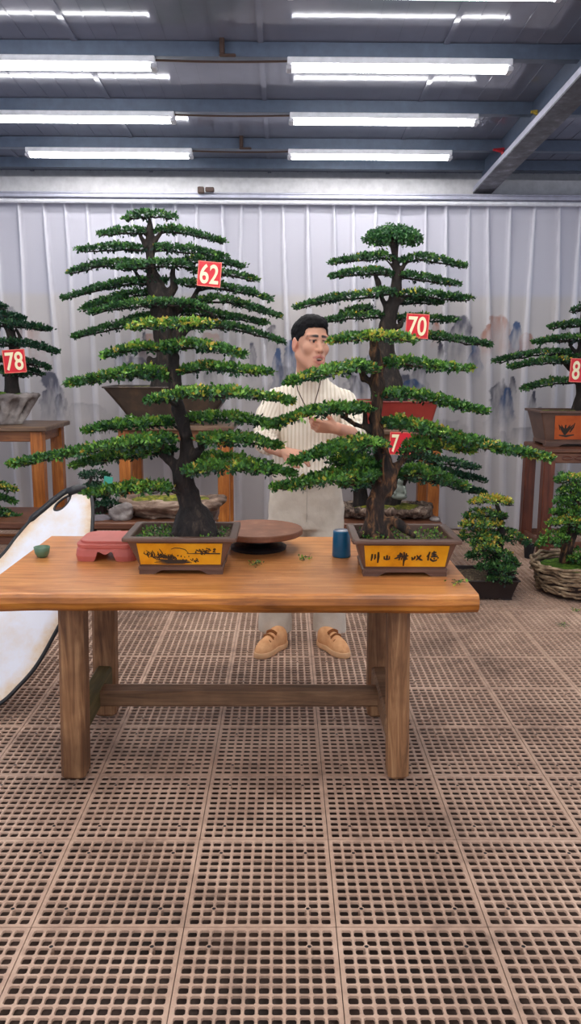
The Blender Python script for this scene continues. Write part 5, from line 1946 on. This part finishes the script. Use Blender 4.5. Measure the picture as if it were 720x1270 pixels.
b = MB()
hx, hy, rcn = wst / 2 - .008, dst / 2 - .008, .035
for p, q, nr in (((cx - hx + rcn, cy - hy), (cx + hx - rcn, cy - hy), (0, -1)), ((cx + hx, cy - hy + rcn), (cx + hx, cy + hy - rcn), (1, 0)), ((cx + hx - rcn, cy + hy), (cx - hx + rcn, cy + hy), (0, 1)), ((cx - hx, cy + hy - rcn), (cx - hx, cy - hy + rcn), (-1, 0))):
    b.add(*skirt_side((p[0], p[1], TZ + .0005), (q[0], q[1], TZ + .0005), np.array([nr[0], nr[1], 0.0])))
for sx in (-1, 1):
    for sy in (-1, 1):
        c = np.array([cx + sx * (hx - rcn), cy + sy * (hy - rcn)])
        V = []
        for k in range(7):
            a = k / 6 * math.pi / 2
            for z, off in ((0.0005, .004), (.02, .008), (hst - .034, .004), (hst - .022, -.006)):
                V.append((c[0] + sx * (rcn + off) * math.cos(a), c[1] + sy * (rcn + off) * math.sin(a), TZ + z))
        F = [(k * 4 + j, k * 4 + 4 + j, k * 4 + 5 + j, k * 4 + 1 + j) for k in range(6) for j in range(3)]
        b.add(V, F)
b.build('skirt', M['coral'], o)

# ---- banding wheel behind the left pot
Dw = 3.27
c0 = at(318, 659, Dw)
zt = TZ + .085
c0 = onz(320, 660, zt)
c0[1] += .085
c0[0] *= 1.025
rw = 55 * mpp(c0)
o = thing('turntable', 'round brown turntable on the table behind the front left pot', 'turntable', (c0[0], c0[1], TZ))
b = MB()
b.lathe((c0[0], c0[1], zt), [(rw * .97, -.024), (rw, -.020), (rw, -.004), (rw * .985, 0), (.001, 0.0005)], 72)
b.build('wheel_head', M['turn_top'], o, smooth=False)
b = MB()
b.lathe((c0[0], c0[1], TZ), [(rw * .62, .0005), (rw * .64, .012), (rw * .56, .02), (rw * .3, .03), (rw * .28, .0605), (.01, .0605)], 48)
b.build('base', M['black'], o)

# ---- cups
c0 = onz(52.5, 691, TZ)
u = mpp(c0)
b = MB()
b.lathe((c0[0], c0[1], TZ + .0008), [(5 * u, 0), (6 * u, .5 * u), (8.6 * u, 5 * u), (10 * u, 13.0 * u), (9.4 * u, 13.2 * u), (8 * u, 6 * u), (3 * u, 3 * u)], 36)
o = b.build('cup', M['cup_green'], base=(c0[0], c0[1], TZ), smooth=True)
tag(o, 'small round green tea cup near the left end of the table', 'cup')
c0 = onz(423, 690, TZ)
u = mpp(c0)
o = thing('mug', 'blue cylindrical mug standing left of the front right pot', 'mug', (c0[0], c0[1], TZ))
b = MB()
b.lathe((c0[0], c0[1], TZ + .0008), [(11 * u, 0), (11.6 * u, 1.5 * u), (10.6 * u, 31 * u), (10.3 * u, 32.5 * u), (9.6 * u, 32.5 * u), (9.6 * u, 30.5 * u)], 40)
b.build('body', M['blue'], o, smooth=True)
b = MB()
b.lathe((c0[0], c0[1], TZ), [(9.7 * u, 31 * u), (9.2 * u, 33.5 * u), (9.0 * u, 31.5 * u), (6 * u, 31.0 * u), (5 * u, 32.5 * u), (1 * u, 33 * u)], 30)
b.build('lid', M['greywhite'], o, smooth=False)

# ---- clippings
rs = np.random.RandomState(60)


def clipping(x, y, Z, n, w, label, cat='clipping'):
    c = onz(x, y, Z)
    u = mpp(c)
    b = MB()
    for k in range(3):
        a = rs.uniform(-.6, .6) + k * 1.1
        q = c + np.array([math.cos(a) * w * u * .5, math.sin(a) * w * u * .6, .006])
        p = c - np.array([math.cos(a) * w * u * .3, math.sin(a) * w * u * .4, -.003])
        b.tube([p, (p + q) / 2 + np.array([0, 0, .006]), q], .0012, 4)
    C = c + np.stack([rs.normal(0, w * u * .30, n), rs.normal(0, w * u * .35, n), np.abs(rs.normal(.005, .004, n)) + .002], 1)
    V, F, ti = leaves(C, np.tile([0, 0, .5], (n, 1)), .013, rs.uniform(.3, .9, n), rs, 1.0)
    m_ = sum(len(v) for v in b.V)
    VV = np.vstack(b.V + [V])
    FF = b.F + [tuple(int(i) + m_ for i in f) for f in F]
    VV[:, 2] = np.maximum(VV[:, 2], Z + .0015)
    o = mesh('clipping', VV, FF, M['leaf'], base=tuple(c), attrs={'tint': ('FLOAT', np.r_[np.full(m_, .1), ti])})
    tag(o, label, cat, 'cut sprigs')


clipping(317, 701, TZ, 22, 16, 'green cut sprig on the table just below the brown turntable')
clipping(376, 694, TZ, 26, 18, 'green cut sprig lying on the table midway between turntable and blue mug')
clipping(566, 724, TZ, 22, 22, 'green cut sprig at the front right corner of the table')
clipping(697, 776, 0, 26, 18, 'green cut sprig on the floor grate at the right edge')
clipping(713, 758, 0, 18, 12, 'green cut sprig on the floor under the front of the vine basket')
C, N = [], []
n = 260
C = np.array([onz(rs.uniform(285, 420), rs.uniform(690, 733), TZ) for _ in range(n)]) + np.array([0, 0, .001])
V, F, ti = leaves(C, np.tile([0, 0, .1], (n, 1)), .0045, rs.uniform(.75, 1, n), rs, 1.0)
V[:, 2] = np.clip(V[:, 2], TZ + .0008, TZ + .003)
o = mesh('crumbs', V, F, flat('pale_crumbs', srgb(196, 168, 130), .8), kind='stuff')
tag(o, 'pale crumbs of soil and leaf scattered over the middle of the table', 'crumbs')

# ================================================================== the man behind the table
DM = 4.12
man = thing('person', 'man in a cream ribbed sweater and pale trousers standing behind the table, trimming leaves', 'person', (at(378, 700, DM)[0], DM, 0))
a4 = lambda x, y, D: at(x, y, D)
HY = R(27)           # head turned to his left
DH = 4.00
hc = a4(384.5, 425.5, DH)
fr = np.array([math.sin(HY), -math.cos(HY), 0.0])
rt = np.array([math.cos(HY), math.sin(HY), 0.0])
upv = np.array([0, 0, 1.0])
tilt = R(3)
fr2 = fr * math.cos(tilt) + upv * math.sin(tilt)
up2 = upv * math.cos(tilt) - fr * math.sin(tilt)
roll = R(-3)
rt2 = rt * math.cos(roll) + up2 * math.sin(roll)
up3 = up2 * math.cos(roll) - rt * math.sin(roll)
HR = np.stack([rt2, fr2, up3], 1)
hl = lambda x, y, z: hc + HR @ np.array([x, y, z])
neck0 = a4(383, 474, 4.10)

# limbs (his right arm is on the viewer's left)
shR, elR, wrR = a4(338, 495, 4.10), a4(325, 549, 4.02), a4(349, 560, 3.84)
shL, elL, wrL = a4(428, 497, 4.10), a4(442, 541, 3.98), a4(417, 531, 3.80)

body = Field((-.20, 3.62, 1.28 - .42), (.46, 4.36, 1.72), .0036)
f = body
# head
f.ell(hl(0, -.008, .035), (.077, .096, .088), HR, k=.01)
f.ell(hl(0, .022, -.045), (.063, .070, .086), HR, k=.03)
f.cap(hl(-.056, -.005, -.060), hl(-.022, .060, -.113), .018, .020, k=.03)
f.cap(hl(.056, -.005, -.060), hl(.022, .060, -.113), .018, .020, k=.03)
f.cap(hl(-.014, .068, -.116), hl(.014, .068, -.116), .020, .020, k=.02)
f.ell(hl(-.043, .062, -.032), (.024, .022, .024), HR, k=.02)
f.ell(hl(.043, .062, -.032), (.024, .022, .024), HR, k=.02)
f.cap(hl(-.048, .068, .024), hl(-.014, .084, .022), .011, .010, k=.015)
f.cap(hl(.048, .068, .024), hl(.014, .084, .022), .011, .010, k=.015)
for s in (-1, 1):
    f.ell(hl(s * .031, .090, -.001), (.019, .014, .011), HR, k=.012, op='sub')
    f.ell(hl(s * .031, .074, -.001), (.015, .014, .012), HR, k=.003)
    f.cap(hl(s * .046, .078, .007), hl(s * .018, .087, .009), .0045, .0045, k=.004)
    f.cap(hl(s * .044, .077, -.012), hl(s * .019, .085, -.012), .0035, .0035, k=.006)
f.cap(hl(0, .082, .006), hl(0, .104, -.040), .009, .0125, k=.012)
f.ell(hl(-.013, .094, -.043), (.009, .011, .008), HR, k=.006)
f.ell(hl(.013, .094, -.043), (.009, .011, .008), HR, k=.006)
f.ell(hl(0, .080, -.082), (.034, .020, .030), HR, k=.02)
f.cap(hl(-.024, .084, -.079), hl(0, .099, -.070), .0045, .0065, k=.006)
f.cap(hl(.024, .084, -.079), hl(0, .099, -.070), .0045, .0065, k=.006)
f.cap(hl(-.022, .083, -.092), hl(0, .094, -.100), .0040, .0062, k=.006)
f.cap(hl(.022, .083, -.092), hl(0, .094, -.100), .0040, .0062, k=.006)
f.ell(hl(0, .104, -.085), (.019, .020, .0085), HR, k=.003, op='sub')
f.cap(hl(-.015, .088, -.0795), hl(.015, .088, -.0795), .0048, .0048, k=.001)   # upper teeth
for s in (-1, 1):
    f.ell(hl(s * .079, -.014, -.012), (.009, .020, .034), HR, k=.008)
    f.ell(hl(s * .088, -.008, -.006), (.006, .010, .018), HR, k=.005, op='sub')
f.cap(hl(0, -.020, -.06), neck0 + np.array([0, .01, -.03]), .056, .062, k=.03)
# trunk under the clothes
f.cap(a4(382, 500, 4.13), a4(381, 575, 4.13), .10, .10, k=.03)
f.cap(shR, shL, .025, .025, k=.02)
for sh, el, wr in ((shR, elR, wrR), (shL, elL, wrL)):
    f.cap(sh, el, .034, .036, k=.015)
    f.cap(el, wr, .040, .0265, k=.015)


def hand(f, W, a, n, side, curls, thumb, spread=.05, s=1.0):
    """W wrist, a direction of the fingers, n out of the back of the hand; side = +1 when the thumb lies on +c"""
    a = a / np.linalg.norm(a)
    n = n - a * np.dot(n, a)
    n /= np.linalg.norm(n)
    c = np.cross(n, a)
    tips = []
    f.cap(W, W + a * .030 * s, .025 * s, .024 * s, k=.012)
    for i in range(4):
        off = (1.5 - i) * .0185 * side * s
        f.cap(W + a * .022 * s + c * off * .55, W + a * .088 * s + c * off + n * (-.003 * abs(i - 1.3)) * s, .0135 * s, .0115 * s, k=.010)
    f.ell(W + a * .05 * s - n * .004 * s, (.03 * s, .03 * s, .016 * s), np.stack([a, c, n], 1), k=.012)
    for i in range(4):
        off = (1.5 - i) * .0185 * side * s
        L = (.070, .078, .073, .058)[i] * s
        p = W + a * .088 * s + c * off + n * (-.003 * abs(i - 1.3)) * s
        cu = curls[i]
        ang = 0
        seg = (.46, .30, .24)
        r = (.0092, .0085, .0078, .0068)
        for k in range(3):
            ang += cu[k]
            d = a * math.cos(ang) - n * math.sin(ang) + c * side * spread * (1.5 - i)
            d /= np.linalg.norm(d)
            q = p + d * L * seg[k]
            f.cap(p, q, r[k] * s, r[k + 1] * s, k=.003)
            p = q
        tips.append(p)
    p = W + a * .022 * s + c * side * .020 * s - n * .006 * s
    for (ta, tc, tn, L, r1, r2) in thumb:
        d = a * ta + c * side * tc - n * tn
        d /= np.linalg.norm(d)
        q = p + d * L * s
        f.cap(p, q, r1 * s, r2 * s, k=.006)
        p = q
    tips.append(p)
    return tips


fing = lambda b0, b1, b2: (R(b0), R(b1), R(b2))
# right hand: palm down, pinching to the viewer's right
aR = np.array([.93, -.36, -.10])
nR = np.array([.12, -.45, .88])
hand(body, wrR, aR, nR, -1, [fing(12, 26, 16), fing(18, 34, 20), fing(28, 42, 24), fing(38, 48, 26)], [(.62, .55, .45, .040, .0135, .0105), (.85, .12, .35, .034, .0100, .0085), (.95, -.1, .2, .024, .0085, .0070)], .03)
# left hand: raised, fingers towards the viewer's left, holding the leaves above
aL = np.array([-.90, -.36, .10])
nL = np.array([-.05, -.80, -.55])
hand(body, wrL, aL, nL, -1, [fing(14, 30, 20), fing(26, 40, 24), fing(38, 46, 28), fing(48, 50, 28)], [(.60, .62, .35, .040, .0135, .0105), (.88, .25, .25, .034, .0100, .0085), (.95, .05, .15, .024, .0085, .0070)], .05)
V, Fq = body.net()
V = relax(V, Fq, 1, .35)
# colours of the skin, lips, brows, eyes
L_ = (V - hc) @ HR
skin = np.array(srgb(198, 146, 120))
colr = np.tile(skin, (len(V), 1))
colr *= (1 + .05 * fbm(V, 30, 3, 3))[:, None]


def near_seg(L, p, q, r, soft=.003):
    p, q = np.array(p), np.array(q)
    d = q - p
    t = np.clip(((L - p) @ d) / (d @ d), 0, 1)
    return np.clip((r - np.linalg.norm(L - p - t[:, None] * d, axis=1)) / soft, 0, 1)


def paint(wgt, c):
    global colr
    colr = colr * (1 - wgt[:, None]) + wgt[:, None] * np.array(c)


for s in (-1, 1):
    paint(near_seg(L_, (s * .043, .062, -.030), (s * .035, .07, -.035), .03, .03) * .12, srgb(206, 132, 118))
    paint(near_seg(L_, (s * .079, -.014, -.012), (s * .082, -.012, -.02), .04, .02) * .35, srgb(200, 120, 104))
    paint(near_seg(L_, (s * .026, .0885, -.077), (0, .102, -.068), .0085), srgb(172, 104, 92))
    paint(near_seg(L_, (s * .024, .086, -.093), (0, .100, -.102), .0095), srgb(178, 110, 96))
    paint(near_seg(L_, (s * .052, .070, .024), (s * .014, .094, .025), .0082), srgb(44, 34, 34))
    paint(near_seg(L_, (s * .043, .079, .0005), (s * .020, .089, .0005), .0045, .002), srgb(168, 140, 130))
    paint(near_seg(L_, (s * .033 + .004, .088, .0005), (s * .033 + .004, .089, .0), .0084, .002), srgb(22, 15, 15))
    paint(near_seg(L_, (s * .046, .079, .0055), (s * .018, .089, .0065), .0044, .002), srgb(60, 42, 40))
    paint(near_seg(L_, (s * .009, .101, -.050), (s * .007, .099, -.052), .0042, .002), srgb(120, 66, 58))
inm = np.clip((.0085 - np.abs(L_[:, 2] + .087)) / .003, 0, 1) * (np.abs(L_[:, 0]) < .018) * (L_[:, 1] > .06) * (L_[:, 1] < .0925)
paint(inm, srgb(96, 40, 40))
paint(near_seg(L_, (-.014, .090, -.0795), (.014, .090, -.0795), .0056, .002) * (np.abs(L_[:, 0]) < .016), srgb(226, 218, 208))
t = NT('skin')
at_ = t.n('ShaderNodeAttribute', attribute_name='skin_colour')
t.l(at_.outputs['Color'], t.b.inputs['Base Color'])
t.set(.5, 0, .4, Subsurface_Weight=.08, Subsurface_Scale=.02)
mesh('body', V, Fq, t.m, man, smooth=True, attrs={'skin_colour': ('FLOAT_COLOR', colr)})

# hair
h = Field(hc - .17, hc + .19, .0034)
h.ell(hl(0, -.013, .046), (.085, .101, .090), HR, k=.01)
h.ell(hl(.004, .030, .088), (.060, .058, .040), HR, k=.02)
ax = [h.lo[i] + h.h * np.arange(h.n[i]) for i in range(3)]
G = np.stack(np.meshgrid(*ax, indexing='ij'), -1).reshape(-1, 3)
Lh = (G - hc) @ HR
ns = fbm(G, 55, 8, 2) * .006
keep = np.minimum(np.minimum(.066 - Lh[:, 2] - 2.2 * np.maximum(0, np.abs(Lh[:, 0]) - .048), np.maximum(Lh[:, 1] - .020, .000 - Lh[:, 2])), np.maximum(Lh[:, 1] + .030, -.072 - Lh[:, 2]))
keep = np.minimum(keep, np.maximum(np.maximum(Lh[:, 1] - .030, Lh[:, 1] * 0 - .012 - Lh[:, 2]), -(np.abs(Lh[:, 0]) - .068))) + ns
h.A = np.maximum(h.A, keep.reshape(h.n).astype(np.float32))
h.noise(.0075, 38, 4, (1, 1, 1), 3)
V, Fq = h.net()
hairm = pmat('black_hair', [(.3, srgb(8, 8, 10)), (.7, srgb(20, 18, 22))], 60, (1, 1, .3), .75, spec=.15, bump=.6, bdist=.004)
mesh('hair', V, Fq, hairm, man, smooth=True)

# sweater
s = Field((-.26, 3.80, .84), (.50, 4.36, 1.46), .0042)
cxs = lambda y, x: at(x, y, DM)[0]
zz = lambda y: at(380, y, DM)[2]
zs_ = [zz(594), zz(586), zz(575), zz(545), zz(515), zz(492), zz(481), zz(474), zz(467)]
cx_ = [at(x, 530, DM)[0] for x in (382, 382, 381, 380, 381, 382, 383, 383, 384)]
s.loft(zs_, cx_, [DM + .02] * 9, [.180, .188, .180, .168, .180, .186, .150, .108, .080], [.132, .138, .130, .122, .128, .118, .10, .085, .075], k=.02, e=2.3)
nk = a4(384, 467, 4.075)
s.cap(nk + np.array([0, .02, -.03]), nk + np.array([.003, -.005, .022]), .080, .072, k=.03)
s.cap(hl(0, -.02, -.075) + np.array([0, 0, -.02]), hl(0, -.025, -.03), .064, .070, k=.004, op='sub')
armR = [a4(342, 497, 4.11), a4(333, 515, 4.09), a4(328, 545, 4.03), a4(333, 552, 3.985)]
armL = [a4(426, 499, 4.11), a4(434, 512, 4.08), a4(441, 537, 4.00), a4(438, 540, 3.955)]
s.chain(armR, [.064, .064, .060, .054], k=.03)
s.chain(armL, [.064, .062, .058, .052], k=.03)
V, Fq = s.net()
V = relax(V, Fq, 2, .5)
# knitted ribs: vertical on the trunk, along the sleeves on the arms; folds where the sleeves are pushed up
N3 = np.zeros_like(V)
fn = np.cross(V[Fq[:, 1]] - V[Fq[:, 0]], V[Fq[:, 3]] - V[Fq[:, 0]])
for i in range(4):
    for a in range(3):
        N3[:, a] += np.bincount(Fq[:, i], fn[:, a], len(V))
N3 /= np.linalg.norm(N3, axis=1)[:, None] + 1e-12


def seg_d(P, pts):
    best = np.full(len(P), 9.0)
    along = np.zeros(len(P))
    acc = 0
    for a, b in zip(pts[:-1], pts[1:]):
        d = b - a
        t = np.clip(((P - a) @ d) / (d @ d), 0, 1)
        q = np.linalg.norm(P - a - t[:, None] * d, axis=1)
        m_ = q < best
        best[m_] = q[m_]
        along[m_] = acc + t[m_] * np.linalg.norm(d)
        acc += np.linalg.norm(d)
    return best, along


dR, lR = seg_d(V, armR)
dL, lL = seg_d(V, armL)
cxm = at(381, 530, DM)[0]
trunk_d = np.abs(V[:, 0] - cxm) - .150
on_arm = (np.minimum(dR, dL) < .085) & (trunk_d > -.0) & (V[:, 2] < zz(478))
phase = V[:, 0] * 2 * math.pi / .0195
thR = np.where(dR < dL, V[:, 0] - .35 * (V[:, 2]), V[:, 0] + .25 * V[:, 2]) * 2 * math.pi / .0185
rib = np.where(on_arm, np.sin(thR), np.sin(phase))
la = np.where(dR < dL, lR, lL)
LA = np.where(dR < dL, .245, .215)
fold = np.sin(la * 2 * math.pi / .028 + 2 * fbm(V, 9, 3, 2)) * np.clip((la - LA + .085) / .05, 0, 1) * on_arm
hemz = V[:, 2] < zz(583)
V = V + N3 * (.0011 * rib * (1 - hemz) + .0045 * fold + .006 * fbm(V, 7, 12, 3) * (1 - .3 * on_arm))[:, None]
cream = pmat('cream_knit', [(.3, srgb(222, 212, 198)), (.7, srgb(236, 228, 216))], 40, rough=.9, spec=.2, bump=.15, bdist=.002)
t = NT('cream_ribbed_knit')
at_ = t.n('ShaderNodeAttribute', attribute_name='rib')
t.l(t.ramp(at_.outputs['Fac'], [(.0, srgb(206, 192, 170)), (.4, srgb(226, 214, 196)), (1, srgb(234, 224, 208))]), t.b.inputs['Base Color'])  # rib grooves coloured darker, shade painted into the knit
t.set(.9, 0, .15)
mesh('sweater', V, Fq, t.m, man, smooth=True, attrs={'rib': ('FLOAT', np.where(hemz, .8, rib * .5 + .5))})

# trousers
p = Field((-.28, 3.84, .03), (.50, 4.42, 1.0), .006)
zw = zz(580)
hipx = at(379, 620, DM)[0]
kL, kR = (at(341, 780, 4.08), at(408, 780, 4.08))
cr = zz(648)
p.loft([cr - .02, cr + .05, cr + .14, zw - .03, zw], [hipx] * 5, [DM + .03] * 5, [.176, .186, .184, .168, .162], [.112, .122, .125, .115, .11], k=.02, e=2.5)
for ank, sx in ((kL, -1), (kR, 1)):
    top = np.array([hipx + sx * .088, DM + .03, cr + .02])
    knee = np.array([hipx + sx * .125, DM + .005, .46])
    bot = np.array([ank[0], DM - .035, .062])
    p.chain([top, knee, bot + np.array([0, 0, .12]), bot], [.098, .086, .078, .088], k=.02)
for ank in (kL, kR):
    pass
p.cut((0, 0, .068), (0, 0, -1))
p.noise(.016, 7, 6, (1.3, 1.3, .8), 3)
V, Fq = p.net()
V = relax(V, Fq, 2, .5)
tro = NT('pale_grey_cloth')
v_ = tro.coords((1, 1, 1))
n1 = tro.noise(v_, 5, 5, .6)
tro.l(tro.ramp(n1, [(.3, srgb(196, 182, 164)), (.6, srgb(218, 206, 190))]), tro.b.inputs['Base Color'])
tro.bump(tro.noise(v_, 16, 4, .6), .35, .012)
tro.set(.9, 0, .15)
tr_o = mesh('trousers', V, Fq, tro.m, man, smooth=True)
seam = MB()
sz = np.linspace(cr + .02, zw - .02, 9)
sp = []
for z in sz:
    mk = (np.abs(V[:, 0] - hipx) < .012) & (np.abs(V[:, 2] - z) < .012)
    sp.append((hipx + .003, V[mk, 1].min() if mk.any() else DM - .09, z))
seam.tube(sp, .0022, 5)
seam.build('fly_seam', flat('dark_seam', srgb(186, 174, 158), .9), tr_o)

# shoes
shoe_up = pmat('tan_suede', [(.3, srgb(216, 152, 100)), (.7, srgb(236, 180, 128))], 30, rough=.8, bump=.2, bdist=.002)
shoe_sole = flat('tan_rubber', srgb(224, 176, 130), .7)
lace_m = flat('brown_lace', srgb(150, 88, 40), .8)
for heel, toe, side in (((347, 797), (321, 812), 'R'), ((402, 796), (427, 811), 'L')):
    h0, t0 = onz(heel[0], heel[1], .02), onz(toe[0], toe[1], .02)
    d = t0 - h0
    d[2] = 0
    L = np.linalg.norm(d)
    d /= L
    L = max(L * .92, .20)
    c = np.array([-d[1], d[0], 0])
    g = lambda x, y, z: h0 * np.array([1, 1, 0]) + d * x + c * y + np.array([0, 0, z])
    rot = np.stack([d, c, np.array([0, 0, 1.0])], 1)
    sh = Field(g(L / 2, 0, .07) - .24, g(L / 2, 0, .07) + .24, .0045)
    sh.ell(g(L * .80, 0, .028), (.060, .041, .044), rot, k=.02)
    sh.ell(g(L * .45, 0, .040), (.09, .037, .047), rot, k=.03)
    sh.ell(g(L * .10, 0, .050), (.055, .040, .055), rot, k=.03)
    sh.cap(g(L * .14, 0, .05), g(L * .12, 0, .075), .040, .040, k=.03)
    sh.cap(g(L * .35, 0, .080), g(L * .72, 0, .052), .024, .028, k=.02)
    sh.cut((0, 0, .022), (0, 0, -1))
    V, Fq = sh.net()
    so = mesh('shoe', V, Fq, shoe_up, man, smooth=True)
    s2 = Field(g(L / 2, 0, .02) - .26, g(L / 2, 0, .02) + .26, .0045)
    s2.ell(g(L * .78, 0, .016), (.070, .045, .05), rot, k=.02)
    s2.ell(g(L * .45, 0, .016), (.10, .041, .05), rot, k=.03)
    s2.ell(g(L * .10, 0, .016), (.066, .046, .05), rot, k=.03)
    s2.cut((0, 0, .032), (0, 0, 1))
    s2.cut((0, 0, .001), (0, 0, -1))
    V, Fq = s2.net()
    V[:, 2] = np.maximum(V[:, 2], .0012)
    mesh('sole', V, Fq, shoe_sole, so, smooth=False)
    lb = MB()
    for k in range(5):
        x = L * (.38 + .075 * k)
        z = .108 - .0072 * k
        pts = [g(x + .006 * (-1) ** k, y, z - 14 * y * y + .004) for y in np.linspace(-.030, .030, 7)]
        lb.tube(pts, .0042, 5)
    lb.build('laces', lace_m, so)

# cord round the neck
b = MB()
ch = [(370, 462, 3.995), (366.5, 470, 3.985), (369, 484, 3.975), (376, 499, 3.972), (384, 513, 3.972), (390, 500, 3.972), (394, 486, 3.975), (397, 474, 3.982), (398, 467, 3.995)]
b.tube([a4(x, y, D) for x, y, D in ch], .0028, 5)
b.build('neck_cord', flat('dark_cord', srgb(92, 74, 62), .7), man)
